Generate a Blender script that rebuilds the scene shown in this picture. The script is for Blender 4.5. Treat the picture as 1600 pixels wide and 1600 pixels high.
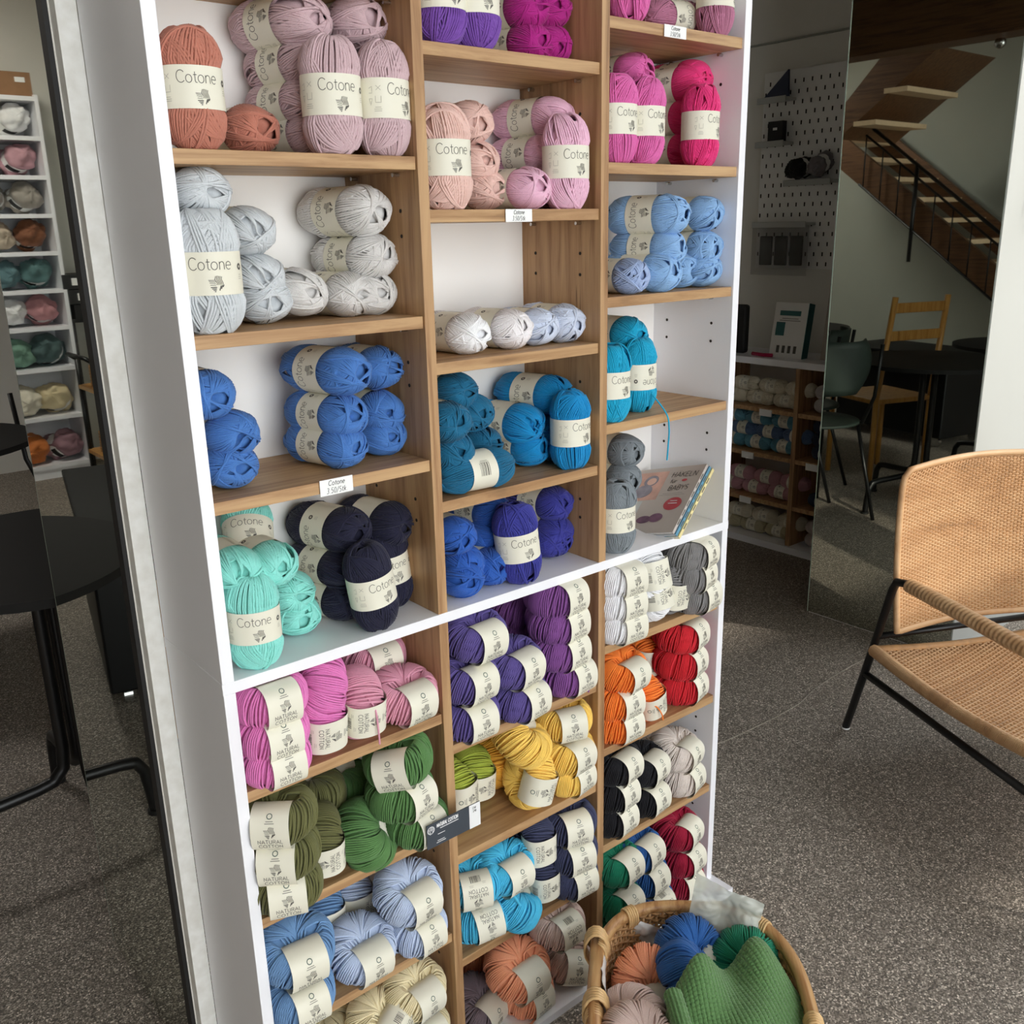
import bpy, bmesh, math, random
from mathutils import Vector, Matrix, Euler, noise
PI = math.pi
for o in list(bpy.data.objects): bpy.data.objects.remove(o)
scn = bpy.context.scene
COL = scn.collection
FL = 0.0            # floor level; Z0 = top of the lower shelving unit
Z0 = 0.812
# ------------------------------------------------------------------ camera
cam_d = bpy.data.cameras.new('camera'); cam = bpy.data.objects.new('camera', cam_d); COL.objects.link(cam)
cam_d.sensor_width = 36; cam_d.sensor_fit = 'HORIZONTAL'; cam_d.lens = 36*1475.75/1600
cam_d.clip_start = 0.02; cam_d.clip_end = 100
RM = Matrix(((0.76891, 0.19926, -0.60751), (-0.63901, 0.20849, -0.7404), (-0.02088, 0.95751, 0.28764)))
M = RM.to_4x4(); M.translation = Vector((-0.39405, -1.05636, 0.53758+Z0)); cam.matrix_world = M
scn.camera = cam
# ------------------------------------------------------------------ light and exposure
scn.view_settings.view_transform = 'Standard'; scn.view_settings.look = 'None'
scn.view_settings.gamma = 1; scn.view_settings.use_curve_mapping = False
scn.view_settings.exposure = 0.84
W = bpy.data.worlds.new('sky'); scn.world = W; W.use_nodes = True
wn = W.node_tree.nodes; wl = W.node_tree.links
bg = wn['Background']; bg.inputs[1].default_value = 2.9
sky = wn.new('ShaderNodeTexSky'); sky.sky_type = 'HOSEK_WILKIE'; sky.turbidity = 6; sky.sun_direction = Vector((.35,-.8,.45)).normalized()
mx = wn.new('ShaderNodeMix'); mx.data_type = 'RGBA'; mx.inputs[0].default_value = .85
mx.inputs[7].default_value = (0.93, 0.97, 1.0, 1)
wl.new(sky.outputs[0], mx.inputs[6]); wl.new(mx.outputs[2], bg.inputs[0])
sd = bpy.data.lights.new('sun', 'SUN'); sun = bpy.data.objects.new('sun', sd); COL.objects.link(sun)
sd.energy = 1.3; sd.angle = math.radians(1.2); sd.color = (1.0, .93, .82)
sun.rotation_euler = Vector((.35, -.8, .45)).to_track_quat('Z', 'Y').to_euler()
# ------------------------------------------------------------------ helpers
def lin(c):
    return tuple(((v/255)/12.92 if v/255 <= .04045 else ((v/255+.055)/1.055)**2.4) for v in c)
def tag(o, label=None, cat=None, group=None, kind=None):
    if label: o['label'] = label
    if cat: o['category'] = cat
    if group: o['group'] = group
    if kind: o['kind'] = kind
    return o
def empty(name, loc=(0, 0, 0), rz=0, label=None, cat=None, group=None):
    o = bpy.data.objects.new(name, None); COL.objects.link(o); o.empty_display_size = .05
    o.location = loc; o.rotation_euler = (0, 0, rz)
    return tag(o, label, cat, group)
class MB:
    def __init__(s): s.v = []; s.f = []; s.m = []; s.sm = []
    def add(s, vs, fs, mi=0, sm=False):
        b = len(s.v); s.v += [tuple(v) for v in vs]
        for f in fs: s.f.append([b+i for i in f]); s.m.append(mi); s.sm.append(sm)
    def box(s, a, b, mi=0, bev=0):
        x0, y0, z0 = a; x1, y1, z1 = b
        v = [(x0,y0,z0),(x1,y0,z0),(x1,y1,z0),(x0,y1,z0),(x0,y0,z1),(x1,y0,z1),(x1,y1,z1),(x0,y1,z1)]
        s.add(v, [(0,3,2,1),(4,5,6,7),(0,1,5,4),(1,2,6,5),(2,3,7,6),(3,0,4,7)], mi)
    def tube(s, pts, r, n=6, mi=0, closed=False, cap=True, rz=None):
        P = [Vector(p) for p in pts]; N = len(P)
        if N < 2: return
        T = []
        for i in range(N):
            if closed: t = P[(i+1) % N]-P[(i-1) % N]
            else: t = P[min(i+1, N-1)]-P[max(i-1, 0)]
            T.append(t.normalized() if t.length > 1e-9 else Vector((0, 0, 1)))
        u = T[0].orthogonal().normalized(); vs = []
        for i in range(N):
            u = (u-T[i]*u.dot(T[i])); u = u.normalized() if u.length > 1e-6 else T[i].orthogonal().normalized()
            w = T[i].cross(u); rr = r[i] if isinstance(r, (list, tuple)) else r
            for k in range(n):
                a = 2*PI*k/n; vs.append(P[i]+u*(math.cos(a)*rr)+w*(math.sin(a)*rr*(rz or 1)))
        fs = []
        for i in range(N if closed else N-1):
            j = (i+1) % N
            for k in range(n):
                k2 = (k+1) % n; fs.append((i*n+k, i*n+k2, j*n+k2, j*n+k))
        if cap and not closed: fs.append(tuple(range(n))[::-1]); fs.append(tuple((N-1)*n+k for k in range(n)))
        s.add(vs, fs, mi, True)
    def cyl(s, c, r, h, n=32, mi=0, r2=None, ax='z'):
        vs = []; r2 = r if r2 is None else r2
        for zz, rr in ((0, r), (h, r2)):
            for k in range(n):
                a = 2*PI*k/n; p = (rr*math.cos(a), rr*math.sin(a), zz)
                if ax == 'x': p = (p[2], p[0], p[1])
                if ax == 'y': p = (p[0], p[2], p[1])
                vs.append((c[0]+p[0], c[1]+p[1], c[2]+p[2]))
        fs = [(k, (k+1) % n, n+(k+1) % n, n+k) for k in range(n)]
        s.add(vs, fs, mi, True)
        s.add(vs[:n], [tuple(range(n))[::-1]], mi); s.add(vs[n:], [tuple(range(n))], mi)
    def grid(s, fn, nu, nv, mi=0, wu=False, sm=True):
        vs = [fn(i/nu, j/nv) for i in range(nu+(0 if wu else 1)) for j in range(nv+1)]
        fs = []
        for i in range(nu):
            i2 = (i+1) % nu if wu else i+1
            for j in range(nv): fs.append((i*(nv+1)+j, i2*(nv+1)+j, i2*(nv+1)+j+1, i*(nv+1)+j+1))
        s.add(vs, fs, mi, sm)
    def mesh(s, name, mats):
        me = bpy.data.meshes.new(name); me.from_pydata(s.v, [], s.f)
        me.polygons.foreach_set('material_index', s.m); me.polygons.foreach_set('use_smooth', s.sm)
        for m in (mats if isinstance(mats, (list, tuple)) else [mats]): me.materials.append(m)
        me.validate(); me.update(); return me
    def build(s, name, mats, parent=None, bev=0, loc=None):
        o = bpy.data.objects.new(name, s.mesh(name, mats)); COL.objects.link(o)
        if parent: o.parent = parent
        if loc: o.location = loc
        if bev:
            m = o.modifiers.new('bevel', 'BEVEL'); m.width = bev; m.segments = 2; m.limit_method = 'ANGLE'
        return o
def ctree(o, parent=None):
    c = o.copy(); COL.objects.link(c); c.parent = parent
    for ch in list(o.children): ctree(ch, c)
    return c

# ------------------------------------------------------------------ materials
def nmat(name):
    m = bpy.data.materials.new(name); m.use_nodes = True
    nt = m.node_tree; return m, nt, nt.nodes['Principled BSDF'], nt.links
def flat(name, c, rough=.6, metal=0, var=.06, scale=30, bump=0, spec=.5, trans=0):
    m, nt, b, L = nmat(name); c = lin(c)
    tc = nt.nodes.new('ShaderNodeTexCoord'); n = nt.nodes.new('ShaderNodeTexNoise'); n.inputs['Scale'].default_value = scale; n.inputs['Detail'].default_value = 4
    L.new(tc.outputs['Object'], n.inputs['Vector'])
    r = nt.nodes.new('ShaderNodeValToRGB'); r.color_ramp.elements[0].position = .3; r.color_ramp.elements[1].position = .7
    r.color_ramp.elements[0].color = tuple(v*(1-var) for v in c)+(1,); r.color_ramp.elements[1].color = tuple(min(1, v*(1+var)) for v in c)+(1,)
    L.new(n.outputs['Fac'], r.inputs[0]); L.new(r.outputs[0], b.inputs['Base Color'])
    b.inputs['Roughness'].default_value = rough; b.inputs['Metallic'].default_value = metal
    b.inputs['Specular IOR Level'].default_value = spec
    if bump:
        bp = nt.nodes.new('ShaderNodeBump'); bp.inputs['Strength'].default_value = bump; bp.inputs['Distance'].default_value = .002
        L.new(n.outputs['Fac'], bp.inputs['Height']); L.new(bp.outputs[0], b.inputs['Normal'])
    return m
def wood(name, c1, c2, axis, rough=.5, sc=1.0):
    m, nt, b, L = nmat(name)
    tc = nt.nodes.new('ShaderNodeTexCoord'); mp = nt.nodes.new('ShaderNodeMapping')
    s = [26*sc, 26*sc, 26*sc]; s[axis] = 1.6*sc; mp.inputs['Scale'].default_value = s
    L.new(tc.outputs['Object'], mp.inputs[0])
    n = nt.nodes.new('ShaderNodeTexNoise'); n.inputs['Scale'].default_value = 2.2; n.inputs['Detail'].default_value = 8; n.inputs['Roughness'].default_value = .62; n.inputs['Distortion'].default_value = .6
    L.new(mp.outputs[0], n.inputs['Vector'])
    r = nt.nodes.new('ShaderNodeValToRGB'); e = r.color_ramp.elements
    a, d = lin(c1), lin(c2)
    e[0].position = .28; e[0].color = tuple(v*.62 for v in d)+(1,); e[1].position = .72; e[1].color = a+(1,)
    q = e.new(.40); q.color = d+(1,); q = e.new(.52); q.color = tuple((x+y)/2 for x, y in zip(a, d))+(1,)
    L.new(n.outputs['Fac'], r.inputs[0])
    # fine dark cracks
    mp2 = nt.nodes.new('ShaderNodeMapping'); s2 = [60*sc]*3; s2[axis] = 2.4*sc; mp2.inputs['Scale'].default_value = s2; L.new(tc.outputs['Object'], mp2.inputs[0])
    n2 = nt.nodes.new('ShaderNodeTexNoise'); n2.inputs['Scale'].default_value = 1.3; n2.inputs['Detail'].default_value = 3; n2.inputs['Distortion'].default_value = 1.2
    L.new(mp2.outputs[0], n2.inputs['Vector'])
    r2 = nt.nodes.new('ShaderNodeValToRGB'); r2.color_ramp.elements[0].position = .24; r2.color_ramp.elements[0].color = (.35, .3, .27, 1); r2.color_ramp.elements[1].position = .31; r2.color_ramp.elements[1].color = (1, 1, 1, 1)
    L.new(n2.outputs['Fac'], r2.inputs[0])
    mu = nt.nodes.new('ShaderNodeMix'); mu.data_type = 'RGBA'; mu.blend_type = 'MULTIPLY'; mu.inputs[0].default_value = 1
    L.new(r.outputs[0], mu.inputs[6]); L.new(r2.outputs[0], mu.inputs[7]); L.new(mu.outputs[2], b.inputs['Base Color'])
    b.inputs['Roughness'].default_value = rough
    return m
MW = {}
def yarn_material():
    m, nt, b, L = nmat('yarn_fibre')
    oi = nt.nodes.new('ShaderNodeObjectInfo'); tc = nt.nodes.new('ShaderNodeTexCoord')
    n = nt.nodes.new('ShaderNodeTexNoise'); n.inputs['Scale'].default_value = 900; n.inputs['Detail'].default_value = 2
    L.new(tc.outputs['Object'], n.inputs['Vector'])
    hs = nt.nodes.new('ShaderNodeHueSaturation'); mr = nt.nodes.new('ShaderNodeMapRange'); mr.inputs[3].default_value = .80; mr.inputs[4].default_value = 1.15
    L.new(n.outputs['Fac'], mr.inputs[0]); L.new(mr.outputs[0], hs.inputs['Value']); L.new(oi.outputs['Color'], hs.inputs['Color'])
    L.new(hs.outputs[0], b.inputs['Base Color']); b.inputs['Roughness'].default_value = .72; b.inputs['Specular IOR Level'].default_value = .25
    b.inputs['Sheen Weight'].default_value = .12
    bp = nt.nodes.new('ShaderNodeBump'); bp.inputs['Strength'].default_value = .4; bp.inputs['Distance'].default_value = .0005
    L.new(n.outputs['Fac'], bp.inputs['Height']); L.new(bp.outputs[0], b.inputs['Normal'])
    return m
MW['yarn'] = yarn_material()
MW['paper'] = flat('band_paper', (236, 232, 214), .5, var=.025, scale=12)
MW['ink'] = flat('band_ink', (88, 84, 78), .6)
MW['inkg'] = flat('band_ink_green', (80, 100, 90), .6)
MW['shade'] = flat('band_ink_pale', (176, 172, 158), .6)
MW['white'] = flat('white_laminate', (246, 246, 250), .38, var=.01, scale=5)
MW['back'] = flat('white_back_panel', (250, 247, 243), .45, var=.012, scale=4)
MW['oakx'] = wood('oak_laminate_lengthwise', (205, 168, 122), (166, 126, 86), 0)
MW['oakz'] = wood('oak_laminate_upright', (200, 162, 117), (160, 120, 82), 2)
MW['black'] = flat('black_metal', (14, 14, 15), .38, 0, spec=.5)
MW['mblack'] = flat('matt_black', (26, 25, 25), .6)
MW['chrome'] = flat('steel_pin', (200, 200, 200), .2, 1)
MW['hole'] = flat('dark_hole', (40, 32, 26), .9)
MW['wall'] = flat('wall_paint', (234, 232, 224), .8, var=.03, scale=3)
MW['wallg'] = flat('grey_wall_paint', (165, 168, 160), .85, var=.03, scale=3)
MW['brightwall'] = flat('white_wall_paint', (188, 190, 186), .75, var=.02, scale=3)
MW['strip'] = flat('rough_white_paint', (250, 248, 240), .6, var=.10, scale=45, bump=.8)
MW['tag'] = flat('white_card', (248, 248, 246), .5, var=.01)
MW['sign'] = flat('slate_grey_card', (66, 72, 80), .45, var=.02)
MW['signw'] = flat('white_print', (240, 240, 240), .5, var=.01)

# ------------------------------------------------------------------ floor
def floor_mat():
    m, nt, b, L = nmat('washed_aggregate')
    tc = nt.nodes.new('ShaderNodeTexCoord')
    v = nt.nodes.new('ShaderNodeTexVoronoi'); v.inputs['Scale'].default_value = 360
    L.new(tc.outputs['Object'], v.inputs['Vector'])
    sx = nt.nodes.new('ShaderNodeSeparateColor'); L.new(v.outputs['Color'], sx.inputs[0])
    r = nt.nodes.new('ShaderNodeValToRGB'); e = r.color_ramp.elements
    e[0].position = 0; e[0].color = lin((62, 57, 51))+(1,); e[1].position = 1; e[1].color = lin((196, 187, 175))+(1,)
    for p, c in ((.30, (84, 77, 69)), (.55, (106, 98, 89)), (.80, (128, 119, 109)), (.93, (158, 149, 138))):
        q = e.new(p); q.color = lin(c)+(1,)
    L.new(sx.outputs[0], r.inputs[0])
    n = nt.nodes.new('ShaderNodeTexNoise'); n.inputs['Scale'].default_value = 1.6; n.inputs['Detail'].default_value = 3; L.new(tc.outputs['Object'], n.inputs['Vector'])
    mr = nt.nodes.new('ShaderNodeMapRange'); mr.inputs[3].default_value = 1.40; mr.inputs[4].default_value = 1.95; L.new(n.outputs['Fac'], mr.inputs[0])
    mu = nt.nodes.new('ShaderNodeMix'); mu.data_type = 'RGBA'; mu.blend_type = 'MULTIPLY'; mu.inputs[0].default_value = 1
    L.new(r.outputs[0], mu.inputs[6]); L.new(mr.outputs[0], mu.inputs[7]); L.new(mu.outputs[2], b.inputs['Base Color'])
    b.inputs['Roughness'].default_value = .62
    bp = nt.nodes.new('ShaderNodeBump'); bp.inputs['Strength'].default_value = .5; bp.inputs['Distance'].default_value = .0015
    L.new(v.outputs['Distance'], bp.inputs['Height']); bp.invert = True; L.new(bp.outputs[0], b.inputs['Normal'])
    return m
def struct(name, mb, mats, bev=0):
    o = mb.build(name, mats, bev=bev); o['kind'] = 'structure'; return o
m = MB(); m.box((-3.2, -3.6, -.08), (4.7, 5.3, 0)); struct('floor', m, floor_mat())
m = MB()
pts = [(1.05+.11*i, .352+.02*math.sin(i*.8)+.004*math.cos(i*2.3), .0006) for i in range(13)]
m.tube(pts, .0022, 4); struct('trim_1', m, flat('joint_grout', (150, 142, 130), .8, var=.3, scale=120))
# ------------------------------------------------------------------ room shell
m = MB(); m.box((-2.2, 5.15, 0), (3.35, 5.3, 2.75)); struct('wall_back', m, MW['wall'])
m = MB(); m.box((3.2, .35, 0), (3.35, 5.15, 2.75)); struct('wall_right', m, MW['wall'])
m = MB(); m.box((3.185, .35, 2.058), (3.2, 5.15, 2.064)); struct('trim_2', m, MW['wallg'])
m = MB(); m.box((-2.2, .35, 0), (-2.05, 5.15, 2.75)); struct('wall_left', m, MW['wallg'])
m = MB(); m.box((-2.2, .19, 2.72), (3.35, 5.3, 2.85)); struct('ceiling', m, flat('ceiling_board', (150, 140, 125), .8))
# front wall pieces right of the opening, painted white
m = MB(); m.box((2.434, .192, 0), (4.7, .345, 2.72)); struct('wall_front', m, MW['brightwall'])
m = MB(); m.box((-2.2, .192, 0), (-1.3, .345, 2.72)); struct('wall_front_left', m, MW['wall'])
m = MB(); m.box((-1.3, .22, 2.45), (2.434, .345, 2.72)); struct('trim_3', m, MW['wall'])
# unseen blockers added around the camera to shape sky and sun light
m = MB(); m.box((-3.2, -3.2, 2.75), (3.05, .19, 2.85)); struct('sky_blocker_top', m, flat('blocker_top_paint', (170, 166, 158), .8))  # added soffit out of view, keeps top light and sun off the shelves
m = MB(); m.box((-2.3, -3.6, 0), (-2.15, .19, 2.75)); struct('sky_blocker_left', m, flat('blocker_left_paint', (120, 116, 110), .85))  # added panel out of view, dims the shelving's left side
m = MB(); y0, y1 = -3.28, -3.2       # added sun blocker, openings shaped to light the chair and a floor patch
m.box((1.30, y0, 0), (2.56, y1, 2.75)); m.box((2.56, y0, 0), (3.05, y1, .90)); m.box((2.56, y0, 1.62), (3.05, y1, 2.75)); m.box((2.76, y0, .90), (2.80, y1, 1.62)); m.box((3.05, y0, 0), (4.7, y1, 2.20)); m.box((-2.3, y0, 0), (-1.35, y1, 2.75))
struct('sun_blocker_front', m, flat('sun_blocker_paint', (200, 196, 188), .8))
m = MB(); m.box((4.7, -3.28, 0), (4.78, .345, 2.75)); struct('sky_blocker_right', m, flat('blocker_right_paint', (150, 146, 138), .8))  # added panel out of view, cuts sky light from the right
# ------------------------------------------------------------------ stroke lettering
def arc(cx, cy, rx, ry, a0, a1, n=10):
    return [(cx+rx*math.cos(math.radians(a0+(a1-a0)*i/n)), cy+ry*math.sin(math.radians(a0+(a1-a0)*i/n))) for i in range(n+1)]
G = {
 'C': ([arc(.42, .5, .40, .5, 42, 318, 16)], .82), 'O': ([arc(.42, .5, .40, .5, 0, 360, 20)], .92),
 'o': ([arc(.28, .32, .27, .32, 0, 360, 16)], .64), 't': ([[(.17, .88), (.17, .14), (.22, .03), (.34, .01)], [(.02, .64), (.34, .64)]], .40),
 'n': ([[(.06, 0), (.06, .64)], [(.06, .42)]+arc(.28, .40, .21, .24, 150, 0, 8)+[(.49, 0)]], .60),
 'e': ([[(.03, .34), (.54, .34)]+arc(.285, .32, .255, .32, 5, 310, 14)], .62),
 'N': ([[(.05, 0), (.05, 1), (.62, 0), (.62, 1)]], .76), 'A': ([[(0, 0), (.34, 1), (.68, 0)], [(.12, .34), (.56, .34)]], .74),
 'T': ([[(0, 1), (.60, 1)], [(.30, 1), (.30, 0)]], .66), 'U': ([[(.05, 1), (.05, .3)]+arc(.31, .28, .26, .28, 180, 360, 8)+[(.57, 1)]], .72),
 'R': ([[(.05, 0), (.05, 1), (.36, 1)]+arc(.36, .76, .20, .24, 90, -90, 8)+[(.05, .52)], [(.34, .52), (.58, 0)]], .68),
 'L': ([[(.05, 1), (.05, 0), (.48, 0)]], .56), 'H': ([[(.05, 0), (.05, 1)], [(.58, 0), (.58, 1)], [(.05, .52), (.58, .52)]], .72),
 'E': ([[(.50, 1), (.05, 1), (.05, 0), (.50, 0)], [(.05, .52), (.44, .52)]], .60), 'K': ([[(.05, 0), (.05, 1)], [(.54, 1), (.05, .42)], [(.2, .6), (.56, 0)]], .64),
 'B': ([[(.05, 0), (.05, 1), (.34, 1)]+arc(.34, .77, .18, .23, 90, -90, 6)+[(.05, .54)], [(.34, .54)]+arc(.36, .27, .2, .27, 90, -90, 6)+[(.05, 0)]], .64),
 'Y': ([[(0, 1), (.28, .5), (.56, 1)], [(.28, .5), (.28, 0)]], .62), 'S': ([arc(.27, .76, .22, .24, 40, 270, 9)+arc(.27, .26, .23, .26, 90, -140, 9)], .58),
 'F': ([[(.05, 0), (.05, 1), (.50, 1)], [(.05, .52), (.44, .52)]], .58), 'k': ([[(.05, 0), (.05, 1)], [(.40, .62), (.05, .25)], [(.18, .38), (.42, 0)]], .5),
 '3': ([arc(.25, .76, .2, .24, 140, -90, 8)+arc(.25, .27, .23, .27, 90, -140, 8)], .55), '5': ([[(.48, 1), (.1, 1), (.06, .56)]+arc(.25, .32, .24, .31, 110, -140, 9)], .57),
 '0': ([arc(.27, .5, .23, .5, 0, 360, 14)], .6), '9': ([arc(.27, .70, .22, .30, 0, 360, 10)+[(.47, .4), (.3, 0)]], .57), '.': ([[(.08, 0), (.10, .06)]], .24),
 '/': ([[(0, -.08), (.36, 1.05)]], .42), 'f': ([arc(.3, .8, .14, .2, 60, 180, 5)+[(.16, 0)], [(.02, .62), (.34, .62)]], .38),
 'u': ([[(.05, .64), (.05, .2)]+arc(.25, .2, .2, .2, 180, 360, 6)+[(.45, .64)], [(.45, .3), (.45, 0)], [(.15, .82), (.16, .88)], [(.34, .82), (.35, .88)]], .55),
 'r': ([[(.05, 0), (.05, .64)], [(.05, .4)]+arc(.25, .42, .2, .2, 150, 60, 5)], .4), 'D': ([[(.05, 0), (.05, 1), (.25, 1)]+arc(.25, .5, .35, .5, 90, -90, 10)+[(.05, 0)]], .7),
 ' ': ([], .35), '-': ([[(.04, .4), (.32, .4)]], .4),
}
G['Ä'] = (G['A'][0]+[[(.2, 1.14), (.22, 1.2)], [(.46, 1.14), (.48, 1.2)]], .74)
def text_strokes(t, h, cx, cy, sx=1.0, sp=0.04, slant=0):
    w = sum(G[c][1]+sp for c in t)-sp; x = -w/2; out = []
    for c in t:
        for pl in G[c][0]: out.append([(cx+(x+px+slant*py)*h*sx, cy+(py-.5)*h) for px, py in pl])
        x += G[c][1]+sp
    return out
LOGO = []
for i in range(5): LOGO.append(([(-.48+.03*i, .18-.10*i+.04*math.sin(i)), (-.05, .16-.10*i)], .035))
for i in range(4):
    yy = -.26-.085*i; hw = .40-.07*i-.02; LOGO.append(([(-hw, yy), (.0-.05*i*.5, yy)], .055))
for i in range(5): LOGO.append(([(-.02+.09*i, .44-.02*abs(i-1)), (-.10+.10*i, .22), (.04+.09*i, -.02), (-.0+.1*i, -.12)], .042))
for i in range(3): LOGO.append(([(.14+.11*i, -.46+.10*i), (.26+.09*i, -.16+.02*i)], .07))
def ribbon(mb, pl, w, mapf, mi=1, seg=.002):
    pts = []
    for a, b in zip(pl[:-1], pl[1:]):
        d = math.hypot(b[0]-a[0], b[1]-a[1]); k = max(1, int(d/seg))
        for i in range(k): pts.append((a[0]+(b[0]-a[0])*i/k, a[1]+(b[1]-a[1])*i/k))
    pts.append(pl[-1]); vs = []; n = len(pts)
    for i, p in enumerate(pts):
        q0 = pts[max(i-1, 0)]; q1 = pts[min(i+1, n-1)]; dx, dy = q1[0]-q0[0], q1[1]-q0[1]; l = math.hypot(dx, dy) or 1
        nx, ny = -dy/l*w/2, dx/l*w/2
        vs += [mapf(p[0]+nx, p[1]+ny), mapf(p[0]-nx, p[1]-ny)]
    mb.add(vs, [(2*i, 2*i+1, 2*i+3, 2*i+2) for i in range(n-1)], mi)
def logo(mb, cx, cy, s, mapf, mi=1):
    for pl, w in LOGO: ribbon(mb, [(cx+x*s, cy+y*s) for x, y in pl], w*s, mapf, mi)
def ring(mb, cx, cy, r, w, mapf, mi=1): ribbon(mb, arc(cx, cy, r, r, 0, 360, 14), w, mapf, mi)
def barcode(mb, cx, cy, w, h, mapf, mi=1, vert=False, seed=3):
    R = random.Random(seed); x = -w/2
    while x < w/2:
        b = R.choice((.0006, .0011, .0016)); 
        pl = [(cx+x, cy-h/2), (cx+x, cy+h/2)] if not vert else [(cx-h/2, cy+x), (cx+h/2, cy+x)]
        ribbon(mb, pl, b*.8, mapf, mi); x += b+R.choice((.0007, .0012))
def lines(mb, cx, cy, n, w, gap, mapf, mi=1, t=.0005, vert=False, seed=1):
    R = random.Random(seed)
    for i in range(n):
        ww = w*R.uniform(.7, 1)
        ribbon(mb, [(cx-ww/2, cy-i*gap), (cx+ww/2, cy-i*gap)] if not vert else [(cx+i*gap, cy-ww/2), (cx+i*gap, cy+ww/2)], t, mapf, mi)

# ------------------------------------------------------------------ yarn balls: two kinds
CA, CB = .0335, .0612      # slim ball half width / half length
def c_surf(p):             # p on unit sphere -> point on the slim ball
    x, y, z = p[0]*CA, p[1]*CA, p[2]*CB
    n = 3.0; rho = math.hypot(x, y)
    k = ((rho/CA)**n+(abs(z)/CB)**n)**(-1/n) if (rho+abs(z)) > 0 else 1
    x *= k; y *= k; z *= k; rho = math.hypot(x, y)
    w = 1-.085*math.exp(-(z/.0225)**4)
    z -= math.copysign(.010*math.exp(-(rho/.0065)**2), z)
    q = math.hypot(x, y)*w; lim = CA*.962
    if abs(z) < .0222 and q > lim: w *= lim/q
    return Vector((x*w, y*w, z))
def c_yarn(seed):
    R = random.Random(seed); mb = MB()
    def body(u, v):
        a = 2*PI*u; t = PI*(v*.998+.001); p = (math.sin(t)*math.cos(a), math.sin(t)*math.sin(a), math.cos(t)); return c_surf(p)*.915
    mb.grid(body, 28, 20, wu=True)
    ng = 11
    for g in range(ng):
        al = math.radians(R.choice((R.uniform(6, 15), R.uniform(12, 34), R.uniform(34, 50)))); ph = R.uniform(0, 2*PI) if g else 0
        lift = -.0004+.0050*g/ng; ns = R.randint(9, 14) if g < ng-3 else R.randint(2, 4); step = R.choice((-1, 1))*.0034/CA
        for s in range(ns):
            p0 = ph+s*step+R.uniform(-.015, .015); a2 = al+R.uniform(-.02, .02)+s*.004; pts = []
            for i in range(44):
                t = 2*PI*i/44
                e1 = (math.cos(p0), math.sin(p0), 0); e2 = (-math.sin(p0)*math.sin(a2), math.cos(p0)*math.sin(a2), math.cos(a2))
                d = [math.cos(t)*e1[k]+math.sin(t)*e2[k] for k in range(3)]
                q = c_surf(d); l = q.length
                lf = lift if abs(q.z) > .0245 else -.0008
                pts.append(q*(1+(lf+.00035*math.sin(3*t+s*.7+g))/l))
            mb.tube(pts, .00142, 5, closed=True)
    return mb.mesh('yarn', MW['yarn'])
BR, BH = CA*.985, .0215
def c_band(seed):
    mb = MB(); R = random.Random(seed)
    rx = BR+.0012; 
    def P(s, h, off=0):
        a = s/(rx); r = rx+off+.0004*math.sin(3*a+seed)*(abs(h)/BH)
        return Vector((r*math.cos(a), r*math.sin(a), h))
    def g(u, v): return P((u-.5)*2*PI*rx, (v-.5)*2*BH)
    mb.grid(g, 40, 4, wu=True)
    # paper overlap seam
    def g2(u, v): return P(.062+u*.014, (v-.5)*2*BH*.995, .0006)
    mb.grid(g2, 4, 2)
    f = lambda s, h: P(s, h, .0003)
    for pl in text_strokes('Cotone', .0122, .001, .0100, .95, .03): ribbon(mb, pl, .00075, f)
    logo(mb, .005, -.0092, .0165, f)
    # care symbols left of the name, round stamp right, barcode behind
    for pl in ([(-.036, .013), (-.030, .008)], [(-.036, .008), (-.030, .013)], [(-.030, .002), (-.030, -.005), (-.037, -.005), (-.037, .002)], [(-.045, .010), (-.041, .012), (-.041, .005), (-.045, .005)], [(-.045, -.001), (-.041, -.001), (-.043, -.008), (-.045, -.001)]):
        ribbon(mb, pl, .0005, f, 2)
    lines(mb, -.034, -.010, 3, .010, .002, f, 2)
    ring(mb, .036, .006, .0024, .0022, f); lines(mb, .036, -.002, 3, .006, .002, f, 2)
    barcode(mb, .098, .0, .017, .022, f, 1, vert=True, seed=seed); lines(mb, .083, 0, 3, .016, .002, f, 1, vert=True)
    return mb.mesh('paper_band', [MW['paper'], MW['ink'], MW['shade']])
NR, NT = .0245, .0262     # plump ball: ring radius, tube radius ; half thickness below
NH = .0285
BX, BRX, BRZ = .0262, .0252, .0292
def n_surf(th, ph, lift=0):
    rr = NT+lift; hz = NH+lift
    c = math.cos(ph); s_ = math.sin(ph)
    cc = math.copysign(abs(c)**.85, c); ss = math.copysign(abs(s_)**.85, s_)
    rad = NR+rr*cc; rad = max(rad, .0006)
    x, y, z = rad*math.cos(th), rad*math.sin(th), hz*ss*(1-.10*math.cos(th) if False else 1)
    if x > -.002 and abs(y) < .034:      # squeezed by the paper band
        ex = (x-BX)/(BRX*.955); ez = z/(BRZ*.955); q = math.hypot(ex, ez); w = max(0, min(1, (.034-abs(y))/.010))
        if q > 1: k = (1-w)+w/q; x = BX+(x-BX)*k; z *= k
    return Vector((x, y, z))
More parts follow.
